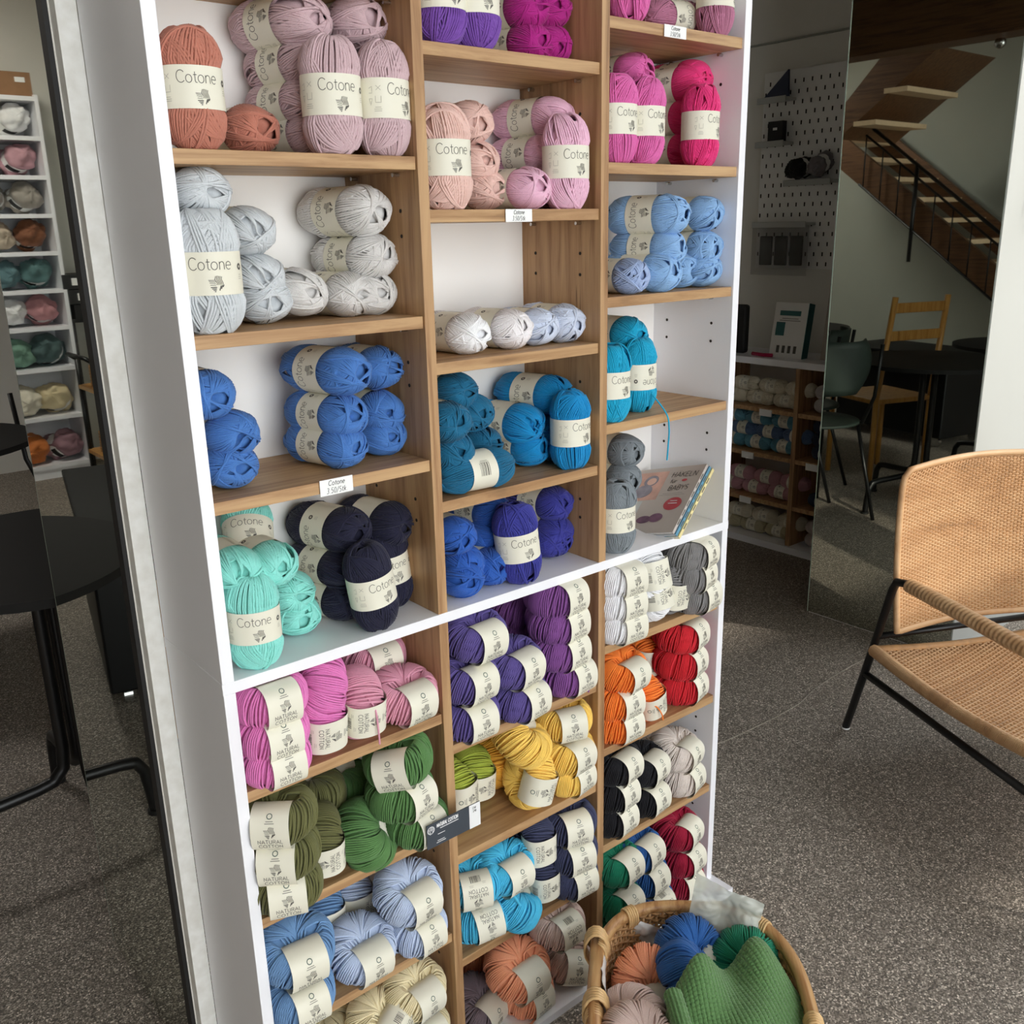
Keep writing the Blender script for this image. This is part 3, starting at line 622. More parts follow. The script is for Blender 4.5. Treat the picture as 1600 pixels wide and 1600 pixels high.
('N',0.7285,0.0284,-0.3313,-88,0,0,0,1,'orange','vivid orange yarn ball at the bottom of the left stack',23),
('N',0.8944,0.12,-0.2836,-90,0,-90,0,1,'orange','vivid orange yarn ball at the back beneath the shelf',23),
('N',0.8106,0.038,-0.3118,-88,8,105,0,0.95,'orange','vivid orange yarn ball in the centre with a dangling thread',23),
('N',0.9238,0.0447,-0.2204,-75,0,0,0,1,'red','bright red yarn ball topmost in the red stack',23),
('N',0.9226,0.0447,-0.2772,-75,0,0,0,1,'red','bright red yarn ball in the middle of the red stack',23),
('N',0.927,0.0447,-0.3313,-75,0,0,0,1,'red','bright red yarn ball at the bottom of the red stack',23),
('N',0.7382,0.0399,-0.4272,-80,4,0,0,1,'black','black yarn ball topmost in the left black stack',24),
('N',0.7321,0.0399,-0.4825,-82,0,0,0,1,'black','black yarn ball in the middle of the left black stack',24),
('N',0.7293,0.0399,-0.5344,-82,0,0,0,1,'black','black yarn ball at the bottom of the left black stack',24),
('N',0.8173,0.0423,-0.4634,-78,6,0,0,1,'black','black yarn ball on top of the right black pair',24),
('N',0.8229,0.0423,-0.5344,-82,0,0,0,1,'black','black yarn ball beneath in the right black pair',24),
('N',0.918,0.0415,-0.4721,-75,12,0,0,1,'sand','sand beige yarn ball on top showing its hole',24),
('N',0.9266,0.0415,-0.5344,-75,0,0,0,1,'sand','sand beige yarn ball beneath the one showing its hole',24),
('N',0.937,0.14,-0.514,90,0,0,0,1,'sand','sand beige yarn ball hidden behind the black ones',24),
('N',0.721,0.0154,-0.6264,-82,0,0,0,1,'emerald','emerald green yarn ball topmost behind the divider',25),
('N',0.7243,0.0154,-0.7088,-82,0,0,0,1,'emerald','emerald green yarn ball in the middle behind the divider',25),
('N',0.721,0.0154,-0.767,-78,0,0,0,1,'emerald','emerald green yarn ball at the bottom behind the divider',25),
('N',0.7866,0.0216,-0.6307,-80,0,0,0,1,'marine','marine blue yarn ball topmost between green and crimson',25),
('N',0.8049,0.0216,-0.6977,-85,0,0,0,1,'marine','marine blue yarn ball in the middle between green and crimson',25),
('N',0.8238,0.0216,-0.767,-85,0,180,0,1,'marine','marine blue yarn ball at the bottom between green and crimson',25),
('N',0.9035,0.0227,-0.6393,-75,7,0,0,1,'crimson','crimson yarn ball topmost by the white panel',25),
('N',0.9165,0.0227,-0.7099,-80,0,0,0,1,'crimson','crimson yarn ball in the middle by the white panel',25),
('N',0.9211,0.0227,-0.767,-92,0,0,0,1,'crimson','crimson yarn ball at the bottom by the white panel',25),
]
for i, (k, x, y, z, az, p, r, spin, sc, c, lab, g) in enumerate(BALLS):
    off = Vector((0, 0, 0))
    vi = hash_(lab) % len(YM[k])
    if k == 'N':      # centre of the plump ball is its own axis
        off = Vector((0, 0, 0))
    yarn_ball(k, (x, y, z+Z0), az, p, r, spin, sc, c, lab, BG[g], vi)
# ------------------------------------------------------------------ shelving units
TH = .016
XB, XC = .3303, .6578
def shelf_unit(name, label, z0, z1, top):
    t = empty(name, (0, 0, z0), 0, label, 'shelf')
    h = z1-z0
    for nm, a, b, mt in (('side_panel', 0, TH, 'white'), ('side_panel', 1-TH, 1, 'white'), ('divider', XB, XB+TH, 'oakz'), ('divider', XC, XC+TH, 'oakz')):
        mb = MB(); mb.box((a, 0, 0), (b, .1835 if nm == 'divider' else .198, h)); o = mb.build(nm, MW[mt], t, bev=.0006)
        if nm == 'side_panel': o['label'] = 'white side panel'
    mb = MB(); mb.box((TH, .1835, 0), (1-TH, .190, h)); mb.build('back_panel', MW['back'], t)
    return t
def add_shelf(t, zbase, xa, xb, z):
    mb = MB(); mb.box((xa+.0008, .0035, z+Z0-TH-zbase), (xb-.0008, .1825, z+Z0-zbase)); mb.build('shelf', MW['oakx'], t, bev=.0006)
    for yy in (.045, .15):
        for xx, sg in ((xa, 1), (xb, -1)):
            pb = MB(); pb.cyl((xx if sg > 0 else xx-.010, yy, z+Z0-TH-.004-zbase), .0028, .010, 10, ax='x'); pb.build('shelf_pin', MW['chrome'], t)
LOW0, LOW1 = 0.016, .812-.0158
low = shelf_unit('lower_shelving_unit', 'lower white and oak shelving unit with three columns of soft cotton yarn', LOW0, LOW1, True)
mb = MB(); mb.box((-.0005, .0, LOW1-LOW0), (1.0015, .198, Z0-LOW0)); o = mb.build('top_board', MW['white'], low, bev=.0006)
mb = MB(); mb.box((-.012, -.05, -.016), (1.009, .198, 0)); mb.build('base_board', MW['white'], low, bev=.0006)
upp = shelf_unit('upper_shelving_unit', 'upper white and oak shelving unit with three columns of slim cotton yarn', Z0, 2.06, True)
mb = MB(); mb.box((0, 0, 2.06-Z0), (1, .198, 2.076-Z0)); mb.build('top_board', MW['white'], upp, bev=.0006)
ZL = dict(L=(.83, .6274, .4281, .2317, -.1625, -.3617, -.5615), M=(.96, .7634, .563, .3634, .1668, -.2232, -.4232, -.6244), R=(1.02, .8267, .629, .4315, .2302, -.1595, -.3603, -.5634))
XR = dict(L=(TH, XB), M=(XB+TH, XC), R=(XC+TH, 1-TH))
for k in 'LMR':
    for z in ZL[k]:
        u, zb = (upp, Z0) if z > 0 else (low, LOW0)
        add_shelf(u, zb, XR[k][0], XR[k][1], z)
# rows of drilled pin holes in the panels facing the view
for u, zb, za, zt in ((upp, Z0, .05, 1.1), (low, LOW0, -.72, -.05)):
    for xx, nm in ((XB, 'L'), (XC, 'M'), (1-TH, 'R')):
        mb = MB()
        for z in ZL[nm]:
            for dz in (-.065, -.097):
                if not (za < z+dz < zt): continue
                for yy in (.045, .15): mb.cyl((xx-.0006, yy, z+dz+Z0-zb), .0026, .0005, 10, ax='x')
        mb.build('pin_holes', MW['hole'], u)
# partition stub, mirror and black edge left of the shelves
m = MB(); m.box((-.024, .2, 0), (0, .222, 2.45)); struct('trim_4', m, MW['strip'])
def mirror_mat():
    m, nt, b, L = nmat('tinted_mirror'); tc = nt.nodes.new('ShaderNodeTexCoord'); n = nt.nodes.new('ShaderNodeTexNoise'); n.inputs['Scale'].default_value = 2
    L.new(tc.outputs['Object'], n.inputs['Vector'])
    r = nt.nodes.new('ShaderNodeValToRGB'); r.color_ramp.elements[0].color = (.60, .635, .57, 1); r.color_ramp.elements[1].color = (.64, .67, .60, 1)
    L.new(n.outputs['Fac'], r.inputs[0]); L.new(r.outputs[0], b.inputs['Base Color']); b.inputs['Metallic'].default_value = 1; b.inputs['Roughness'].default_value = .015
    return m
MW['mirror'] = mirror_mat(); MW['glassedge'] = flat('glass_edge', (190, 205, 190), .2)
t = empty('wall_mirror', (-.03, .222, 0), 0, 'tall mirror with black edge left of the shelving reflecting a round table', 'mirror')
mb = MB(); mb.box((0, .022, .004), (.004, .446, 2.40)); mb.build('mirror_glass', MW['mirror'], t)
mb = MB(); mb.box((-.002, 0, .002), (.004, .022, 2.40)); mb.build('black_edge', MW['mblack'], t)
mb = MB(); mb.box((0, .446, .004), (.004, .449, 2.40)); mb.build('glass_edge', MW['glassedge'], t)
mb = MB(); mb.box((.0042, .0, 0), (.026, .44, 2.42)); mb.build('backing_board', MW['wall'], t)
t = empty('wall_mirror', (2.429, .195, 0), 0, 'tall frameless mirror behind the wicker chair reflecting a staircase', 'mirror')
mb = MB(); mb.box((0, .0005, .004), (.004, .518, 2.40)); mb.build('mirror_glass', MW['mirror'], t)
mb = MB(); mb.box((-.0005, .518, .004), (.004, .521, 2.40)); mb.build('glass_edge', MW['glassedge'], t)
mb = MB(); mb.box((.0042, .151, 0), (.03, .516, 2.42)); mb.build('backing_board', MW['wall'], t)
# ------------------------------------------------------------------ tags and sign on the shelf fronts
def price_tag(x0, x1, z0, z1, label):
    t = empty('price_tag', ((x0+x1)/2, .001, (z0+z1)/2+Z0), 0, label, 'price tag', 'handwritten price tags on shelf edges')
    w, h = (x1-x0), (z1-z0); mb = MB(); mb.box((-w/2, 0, -h/2), (w/2, .001, h/2)); mb.build('card', MW['tag'], t)
    mb = MB(); f = lambda s, q: Vector((s, -.0003, q))
    for pl in text_strokes('Cotone', h*.30, 0, h*.26, .9, .10, .2): ribbon(mb, pl, .0007, f, 0)
    for pl in text_strokes('3.50/Stk.', h*.34, 0, -h*.22, .85, .12, .2): ribbon(mb, pl, .0006, f, 0)
    mb.build('handwriting', MW['mblack'], t)
price_tag(.157, .205, .2125, .2335, 'white handwritten price tag on the left shelf above the navy yarn')
price_tag(.474, .522, .546, .563, 'white handwritten price tag on the middle shelf under baby pink yarn')
price_tag(.791, .841, .810, .827, 'white handwritten price tag on the highest right shelf')
t = empty('shelf_sign', (.316, -.036, -.328+Z0), 0, 'dark grey price sign with white print clipped across the left divider', 'sign')
mb = MB(); mb.box((-.050, 0, -.0225), (.050, .0015, .0185)); mb.build('card', MW['sign'], t)
mb = MB(); mb.box((.029, -.0004, -.0225), (.050, 0, .0185)); mb.build('price_field', MW['signw'], t)
mb = MB(); mb.box((-.004, .0015, -.020), (.006, .036, -.012)); mb.build('clip', MW['signw'], t)
mb = MB(); f = lambda s, q: Vector((s, -.0004, q))
for pl in text_strokes('NATURAL COTTON', .0062, -.012, .012, .60, .05): ribbon(mb, pl, .0011, f, 0)
lines(mb, -.009, .0058, 1, .046, .002, f, 0, .0012); lines(mb, -.024, -.003, 1, .018, .002, f, 0, .0009); lines(mb, -.025, -.014, 2, .018, .003, f, 0, .0009)
logo(mb, -.0425, .0085, .013, f, 0)
for pl in [arc(-.0425, .0085, .006, .006, 0, 360, 14)]: ribbon(mb, pl, .0012, f, 0)
mb.build('print', MW['signw'], t)
mb = MB(); f = lambda s, q: Vector((s, -.0007, q))
for tx, yy in (('CHF', .012), ('3.90', .0065)):
    for pl in text_strokes(tx, .0036, .039, yy, .85, .08): ribbon(mb, pl, .0006, f, 0)
mb.build('price', MW['mblack'], t)
# ------------------------------------------------------------------ magazines leaning in the right column
MP = dict(cover=flat('cover_grey', (196, 186, 178), .35, var=.02), photo=flat('cover_photo', (214, 168, 150), .35, var=.25, scale=25), photo2=flat('cover_photo_pale', (205, 210, 208), .35, var=.1, scale=20),
          mauve=flat('knit_mauve', (120, 82, 110), .6, var=.3, scale=60), skin=flat('print_skin', (232, 190, 172), .5), greyk=flat('print_grey', (150, 146, 158), .5, var=.2, scale=60), redp=flat('print_red', (190, 30, 50), .4),
          blue=flat('cover_blue', (96, 150, 180), .4), yel=flat('cover_yellow', (240, 224, 160), .4), pages=flat('page_edges', (222, 220, 216), .6, var=.08, scale=300))
def magazine(M4, w, h, th, cov, spine, label, face=False):
    t = empty('magazine', (0, 0, 0), 0, label, 'magazine', 'magazines leaning in the right column'); t.matrix_world = M4
    mb = MB(); mb.box((.0, .001, .0006), (w-.001, h-.001, th-.0006)); mb.build('pages', MP['pages'], t)
    mb = MB(); mb.box((0, 0, th-.0005), (w, h, th)); mb.box((0, 0, 0), (w, h, .0005)); mb.build('cover', MP[cov], t)
    mb = MB(); mb.box((w-.0004, 0, 0), (w+.0006, h, th)); mb.build('spine', MP[spine], t)
    mb = MB()
    for i in range(6): mb.box((w+.0006, .02+.022*i, th*.3), (w+.0008, .034+.022*i, th*.7))
    mb.build('spine_print', MW['ink'], t)
    return t
def quad_frame(o, ex, ey):
    ex = ex.normalized(); ez = ex.cross(ey).normalized(); ey = ez.cross(ex)
    m = Matrix((ex, ey, ez)).transposed().to_4x4(); m.translation = o; return m
BRp = Vector((.848, -.012, .002+Z0)); TRp = Vector((.9795, .022, .098+Z0))
ey = (TRp-BRp); ex = Vector((.012, -.16, .04)); ex = ex-ey*(ex.dot(ey)/ey.length_squared)
mw, mh = .158, ey.length*1.0
base = BRp-ex.normalized()*mw
for i, (cov, sp, lab) in enumerate((('yel', 'yel', 'magazine with pale yellow spine at the bottom of the leaning magazines'), ('blue', 'blue', 'magazine with blue spine in the middle of the leaning magazines'), ('cover', 'cover', 'grey crochet magazine with a baby photo on top of the leaning magazines'))):
    Fm = quad_frame(base, ex, ey); n = Fm.col[2].xyz.normalized()
    Fm = quad_frame(base+n*(.0062*i)+ex.normalized()*(-.003*i), ex, ey)
    t = magazine(Fm, mw, mh, .0058, cov, sp, lab)
    if i == 2:
        zt = .0058+.0003; f = lambda s, q: Vector((s, q, zt+.0003))
        mb = MB(); mb.add([(.004, mh*.50, zt), (.078, mh*.50, zt), (.078, mh*.94, zt), (.004, mh*.94, zt)], [(0, 1, 2, 3)]); mb.build('cover_photo', MP['photo'], t)
        mb = MB(); mb.add([(.004, mh*.28, zt), (.048, mh*.28, zt), (.048, mh*.49, zt), (.004, mh*.49, zt)], [(0, 1, 2, 3)]); mb.build('cover_photo', MP['photo2'], t)
        def disc(cx, cy, rx, ry, zz, mt, nm='print_shape'):
            mb = MB(); pts = [(p[0], p[1], zz) for p in arc(cx, cy, rx, ry, 0, 360, 24)[:-1]]; mb.add(pts, [tuple(range(24))]); mb.build(nm, MP[mt], t)
        disc(.044, mh*.80, .017, mh*.085, zt+.0003, 'greyk'); disc(.046, mh*.79, .011, mh*.055, zt+.0006, 'skin'); disc(.036, mh*.64, .022, mh*.10, zt+.00035, 'greyk')
        disc(.125, mh*.42, .020, mh*.095, zt+.0003, 'redp', 'round_badge'); disc(.075, mh*.20, .017, mh*.055, zt+.0003, 'mauve'); disc(.102, mh*.22, .016, mh*.065, zt+.0005, 'mauve'); disc(.125, mh*.775, .006, mh*.02, zt+.0003, 'redp')
        mb = MB()
        for tx, yy, hh, xx in (('HÄKELN', .87, .0125, .119), ('für', .77, .009, .100), ('BABYS', .665, .0120, .119)):
            for pl in text_strokes(tx.replace('ü', 'u'), hh, xx, mh*yy, 1.08, .08, .1): ribbon(mb, pl, .0013, f, 0)
        lines(mb, .112, mh*.58, 2, .062, .004, f, 0, .0004)
        mb.build('title', MW['mblack'], t)
        mb = MB(); f2 = lambda s, q: Vector((s, q, zt+.0007)); lines(mb, .125, mh*.46, 2, .022, .006, f2, 0, .0018); mb.build('badge_print', MW['signw'], t)
# ------------------------------------------------------------------ loose yarn tails
def tail(pts, colour, label, group=None, r=.0014):
    mb = MB(); P = [Vector(p)+Vector((0, 0, Z0)) for p in pts]; out = []
    for i in range(len(P)-1):
        a, b = P[max(i-1, 0)], P[i]; c, d = P[i+1], P[min(i+2, len(P)-1)]
        for k in range(8):
            t_ = k/8; out.append(.5*((2*b)+(c-a)*t_+(2*a-5*b+4*c-d)*t_*t_+(3*b-a-3*c+d)*t_**3))
    out.append(P[-1]); mb.tube(out, r, 6)
    o = mb.build('yarn_tail', MW['yarn']); o.color = tuple(v**.86 for v in lin(YC[colour]))+(1,)
    # belongs to the ball it hangs from
    best = min((b for b in bpy.data.objects if b.name.startswith('yarn_ball') and b.get('label') and b['label'].startswith(label)), key=lambda b: (b.location-P[0]).length)
    bpy.context.view_layer.update(); o.parent = best; o.matrix_parent_inverse = best.matrix_world.inverted()
    o['label'] = 'loose yarn end'
tail([(.800, .020, .265), (.812, -.004, .232), (.818, -.006, .205), (.818, -.005, .175), (.816, -.005, .150)], 'turq', 'turquoise yarn ball standing with')
tail([(.790, .012, -.312), (.796, -.012, -.312), (.806, -.017, -.328), (.811, -.017, -.343)], 'orange', 'vivid orange yarn ball in the centre')
tail([(.20, -.0, -.085), (.205, -.015, -.10), (.207, -.017, -.13), (.209, -.015, -.158)], 'candy', 'dusty rose yarn ball with sideways')
tail([(.628, .0, -.165), (.632, -.01, -.185), (.630, -.012, -.205), (.622, -.012, -.222)], 'plum', 'plum purple yarn ball at the bottom')
tail([(.50, .0, -.745), (.502, -.02, -.770), (.490, -.03, -.790), (.470, -.040, -.792), (.440, -.046, -.793)], 'apricot', 'apricot orange yarn ball underneath', r=.0017)
tail([(.445, -.005, -.53), (.45, -.012, -.545), (.462, -.015, -.57), (.475, -.012, -.59)], 'cyan', 'bright cyan yarn ball with its logo', r=.0022)
# ------------------------------------------------------------------ basket with yarn and a knitted cloth
MW['cane'] = wood('peeled_cane', (214, 172, 118), (170, 120, 72), 0, .42, 1.4)
MW['cane_d'] = flat('woven_cane', (176, 132, 84), .5, var=.25, scale=60)
MW['bind'] = flat('cane_binding', (222, 184, 130), .4, var=.12, scale=90)
bk = empty('wicker_basket', (.555, -.329, 0), PI/4, 'oval wicker basket of yarn on the floor in front of the shelving', 'basket')
RA, RB, RN = .212, .163, 2.7            # local x = long way
def rim(a, k=1.0):
    c, s_ = math.cos(a), math.sin(a); q = (abs(c)**RN+abs(s_)**RN)**(-1/RN); return q*c*RA*k, q*s_*RB*k
HB = .212
mb = MB(); pts = []
for i in range(96):
    x, y = rim(2*PI*i/96); pts.append((x, y, HB))
mb.tube(pts, .0105, 10, closed=True); mb.build('rim', MW['cane'], bk)
mb = MB(); mb.tube([(p[0]*.985, p[1]*.985, HB-.020) for p in pts], .006, 8, closed=True); mb.build('inner_rim', MW['cane_d'], bk)
for i, a in enumerate((36, 62, 100, 140, 180, 216, 262, 318, 344)):
    mb = MB(); a = math.radians(a)
    for j in range(5):
        x, y = rim(a+(j-2)*.022); c = Vector((x, y, HB-.006)); tx = Vector((-math.sin(a), math.cos(a), 0)); nx = Vector((math.cos(a), math.sin(a), 0))
        mb.tube([c+nx*(.0135*math.cos(t))+Vector((0, 0, .019*math.sin(t))) for t in [2*PI*k/12 for k in range(12)]], .0022, 5, closed=True)
    mb.build('binding', MW['bind'], bk)
mb = MB(); NS = 88                       # woven wall: uprights and wavy weavers
for i in range(NS):
    a = 2*PI*i/NS; x0, y0 = rim(a, .80); x1, y1 = rim(a, .97)
    mb.tube([(x0, y0, .01), ((x0+x1)/2*1.01, (y0+y1)/2*1.01, .1), (x1, y1, HB)], .0030, 5)
mb.build('uprights', MW['cane'], bk)
mb = MB()
for j in range(34):
    z = .008+j*.006; k = .80+.17*(z/HB); pts = []
    for i in range(NS*2):
        a = 2*PI*i/(NS*2); x, y = rim(a, k+(.018 if ((i//2)+j) % 2 else -.018)*(1 if i % 2 == 0 else .0)); pts.append((x, y, z))
    mb.tube(pts, .0028, 4, closed=True)
mb.build('woven_wall', MW['cane_d'], bk)
mb = MB(); mb.add([(rim(2*PI*i/48, .8)[0], rim(2*PI*i/48, .8)[1], .006) for i in range(48)], [tuple(range(48))]); mb.build('bottom', MW['cane_d'], bk)
# flat handle slats on the long side towards the camera
mb = MB()
for zz in (HB+.004, HB-.018):
    mb.tube([(-.14, .158, zz), (0, .163, zz), (.115, .158, zz)], .0125, 8, rz=.8)
mb.build('handle_slat', MW['cane'], bk)
for xx in (.112, -.02, -.13):
    mb = MB()
    for j in range(5):
        mb.tube([(xx+(j-2)*.005, .160+.019*math.cos(t), HB-.006+.032*math.sin(t)) for t in [2*PI*k/14 for k in range(14)]], .0026, 5, closed=True)
    mb.build('binding', MW['bind'], bk)
BKG = 'yarn balls inside the wicker basket'
def bw(x, y): c = math.sqrt(.5); return .555+(x-y)*c, -.329+(x+y)*c
def bb(x, y, z, az, p, r, col, lab, sc=1.12): X, Y_ = bw(x, y); yarn_ball('N', (X, Y_, z), az, p, r, 0, sc, col, lab, BKG, hash_(lab) % 4)
bb(.085, .075, .165, -120, 40, 0, 'apricot', 'apricot yarn ball in the basket beside the blue ones')
bb(.135, .005, .185, -80, 45, 20, 'marine', 'blue yarn ball at the back of the basket with its barcode up')
bb(.075, .010, .190, -60, 45, -20, 'marine', 'blue yarn ball in the basket touching the green cloth')
bb(.125, -.085, .175, -110, 50, 10, 'emerald', 'emerald yarn ball in the basket beneath the clear wrap')
bb(-.005, .105, .165, -160, 35, 0, 'blush', 'beige yarn ball upper one at the left of the basket')
bb(-.060, .098, .188, -62, 30, 10, 'blush', 'beige yarn ball nearest the camera in the basket')
bb(.02, -.110, .170, -60, 30, 0, 'crimson', 'red yarn ball peeking out at the right rim of the basket')
bb(-.03, -.02, .120, -60, 30, 0, 'leaf', 'green yarn ball buried under the knitted cloth')
for i, (x, y) in enumerate(((.10, .04), (.10, -.05), (.0, .06), (.0, -.06), (-.1, .05), (-.1, -.05))):
    X, Y_ = bw(x, y); yarn_ball('N', (X, Y_, .06+.02*(i % 2)), 40*i, 10, 0, 0, 1.0, ('sand', 'denim', 'candy')[i % 3], 'yarn ball low in the basket hidden beneath the visible ones', BKG, i % 4)
# translucent wrap and paper liner
def film(name, P00, P10, P11, P01, amp, seed, mt, label, cat, nu=40, nv=30):
    mb = MB(); P00, P10, P11, P01 = map(Vector, (P00, P10, P11, P01))
    n = (P10-P00).cross(P01-P00).normalized()
    def g(u, v):
        p = P00*(1-u)*(1-v)+P10*u*(1-v)+P11*u*v+P01*(1-u)*v
        k = noise.noise(Vector((u*3.1+seed, v*2.7, seed)))*1.4+abs(noise.noise(Vector((u*7+seed, v*6, 3))))*.6
        return p+n*(amp*k)
    mb.grid(g, nu, nv); o = mb.build(name, mt); tag(o, label, cat); return o
def film_mat(nm, c, a):
    m, nt, b, L = nmat(nm); b.inputs['Base Color'].default_value = lin(c)+(1,); b.inputs['Roughness'].default_value = .25; b.inputs['Alpha'].default_value = a
    tc = nt.nodes.new('ShaderNodeTexCoord'); n = nt.nodes.new('ShaderNodeTexNoise'); n.inputs['Scale'].default_value = 40; L.new(tc.outputs['Object'], n.inputs['Vector'])
    bp = nt.nodes.new('ShaderNodeBump'); bp.inputs['Strength'].default_value = .3; bp.inputs['Distance'].default_value = .002; L.new(n.outputs['Fac'], bp.inputs['Height']); L.new(bp.outputs[0], b.inputs['Normal'])
    return m
def bz(x, y, z): X, Y_ = bw(x, y); return (X, Y_, z)
film('clear_wrap', bz(.185, .005, .200), bz(.155, -.105, .195), bz(.172, -.120, .255), bz(.205, -.010, .286), .010, 2.0, film_mat('cellophane', (205, 208, 198), .72), 'crumpled translucent wrap sticking up at the back of the basket', 'wrapping')
film('paper_liner', bz(.10, .140, .130), bz(-.15, .145, .130), bz(-.15, .150, .222), bz(.115, .148, .222), .010, 5.0, film_mat('tissue_paper', (238, 236, 232), .97), 'white tissue paper lining the left side of the basket', 'paper')
film('paper_liner', bz(.175, .100, .120), bz(.185, -.02, .110), bz(.190, -.02, .165), bz(.185, .10, .205), .012, 8.0, film_mat('tissue_paper_back', (225, 224, 222), .95), 'white tissue paper at the back inside the basket', 'paper')
# knitted cloth
def knit_mat():
    m, nt, b, L = nmat('green_knit'); b.inputs['Base Color'].default_value = lin((92, 140, 76))+(1,); b.inputs['Roughness'].default_value = .85; b.inputs['Sheen Weight'].default_value = .3
    tc = nt.nodes.new('ShaderNodeTexCoord'); n = nt.nodes.new('ShaderNodeTexNoise'); n.inputs['Scale'].default_value = 500; L.new(tc.outputs['Object'], n.inputs['Vector'])
    r = nt.nodes.new('ShaderNodeValToRGB'); r.color_ramp.elements[0].color = lin((62, 98, 52))+(1,); r.color_ramp.elements[1].color = lin((104, 148, 84))+(1,)
    L.new(n.outputs['Fac'], r.inputs[0]); L.new(r.outputs[0], b.inputs['Base Color'])
    bp = nt.nodes.new('ShaderNodeBump'); bp.inputs['Strength'].default_value = .5; bp.inputs['Distance'].default_value = .001; L.new(n.outputs['Fac'], bp.inputs['Height']); L.new(bp.outputs[0], b.inputs['Normal'])
    return m
MW['knit'] = knit_mat()
KA, KB, KC, KD = Vector((.508, -.295, .212)), Vector((.728, -.322, .205)), Vector((.668, -.530, .170)), Vector((.395, -.440, .150))
mb = MB(); NU, NV = 210, 230
def kn(u, v):
    p = KA*(1-u)*(1-v)+KB*u*(1-v)+KC*u*v+KD*(1-u)*v
    z = .064*math.exp(-((u-.30)/.18)**2-((v-.08)/.30)**2)+.040*math.exp(-((u-.80)/.15)**2-((v-.12)/.28)**2)+.036*math.exp(-((u-.50)/.4)**2-((v-.6)/.35)**2)
    z += .035*math.exp(-((u-.95)/.10)**2-((v-.55)/.5)**2)*0+.006*math.sin(u*9+v*5)
    z -= .060*max(0, .06-u)/.06*(1-v*.3); z -= .055*(max(0, u-.93)/.07)**1.5; z -= .03*max(0, .05-v)/.05
    z -= .03*(max(0, v-.9)/.1)
    s = u*36; t = v*42+.5*math.sin(s*PI)
    k = abs(math.sin(PI*s))**.7*(.55+.45*abs(math.sin(PI*(t+(.5 if int(s) % 2 else 0)))))
    return p+Vector((0, 0, z+.0056*k))
mb.grid(kn, NU, NV); cl = mb.build('knitted_cloth', MW['knit']); sm = cl.modifiers.new('thickness', 'SOLIDIFY'); sm.thickness = .004; sm.offset = -1
tag(cl, 'chunky green hand-knitted cloth heaped over the basket', 'cloth')
mb = MB(); pts = [(.497, -.318, .262), (.480, -.345, .258), (.462, -.372, .252), (.440, -.405, .245), (.415, -.44, .235)]
P = [Vector(p) for p in pts]
def rl(u, v):
    i = min(3, int(v*4)); t_ = v*4-i; c = P[i].lerp(P[i+1], t_); a = 2*PI*u; ax = (P[4]-P[0]).normalized(); n1 = Vector((0, 0, 1)); n2 = ax.cross(n1).normalized()
    r = .0125*(min(1, .35+v*12) if v < .06 else 1)+.0022*abs(math.sin(a*7))*(.5+.5*abs(math.sin(v*34*PI/2+int(a*7/PI) % 2)))
    return c+n1*(math.sin(a)*r)+n2*(math.cos(a)*r)
mb.grid(rl, 56, 90, wu=True); o = mb.build('rolled_edge', MW['knit']); o.parent = cl
# ------------------------------------------------------------------ wicker lounge chair
f = Vector((-.4353, -.9003, 0)); s = Vector((.9003, -.4353, 0)); Ft = Vector((1.795, .17, 0))
def cp(a, b, z): return Ft+f*a+s*b+Vector((0, 0, z))
ch = empty('lounge_chair', tuple(Ft), 0, 'low lounge chair of woven rattan on a black steel frame at right', 'chair')
def cbuild(mb, nm, mt, lab=None):
    o = mb.build(nm, mt); o.parent = ch; o.matrix_parent_inverse = Matrix.Translation(-Ft); 
    if lab: o['label'] = lab
    return o
MW['rattan'] = wood('rattan_peel', (220, 182, 138), (196, 152, 108), 0, .45, .22)
MW['rattan_d'] = flat('rattan_core', (192, 144, 94), .5, var=.16, scale=50)
WCH = .58
for b, nm in ((0, 'left'), (WCH, 'right')):
    mb = MB(); mb.tube([cp(.0, b, .004), cp(.075, b, .245), cp(.142, b, .468), cp(.155, b, .490), cp(.185, b, .497), cp(.72, b, .497), cp(.76, b, .485), cp(.775, b, .455), cp(.83, b, .004)], .0105, 10)
    cbuild(mb, 'side_frame', MW['black'])
    mb = MB(); mb.tube([cp(.058, b, .197), cp(.805, b, .197)], .0095, 10); cbuild(mb, 'lower_rail', MW['black'])
    mb = MB(); A0, A1 = .205, .70
    def ag(u, v, b=b):
        a = 2*PI*u; aa = A0+(A1-A0)*v; r = .0175*(1+.035*math.sin(v*150*PI/2)); c = cp(aa, b, .499); return c+s*(math.cos(a)*r*1.15)+Vector((0, 0, math.sin(a)*r))
    mb.grid(ag, 16, 300, wu=True); cbuild(mb, 'wrapped_armrest', MW['rattan'])
    for aa in (.0, .83):
        mb = MB(); c = cp(aa, b, 0); mb.cyl((c.x, c.y, 0), .0115, .004, 16); cbuild(mb, 'foot_cap', MW['tag'])
mb = MB(); mb.tube([cp(.10, 0, .32), cp(.10, WCH, .32)], .009, 8); cbuild(mb, 'cross_bar', MW['black'])
mb = MB(); mb.tube([cp(.76, 0, .26), cp(.76, WCH, .26)], .009, 8); cbuild(mb, 'cross_bar', MW['black'])
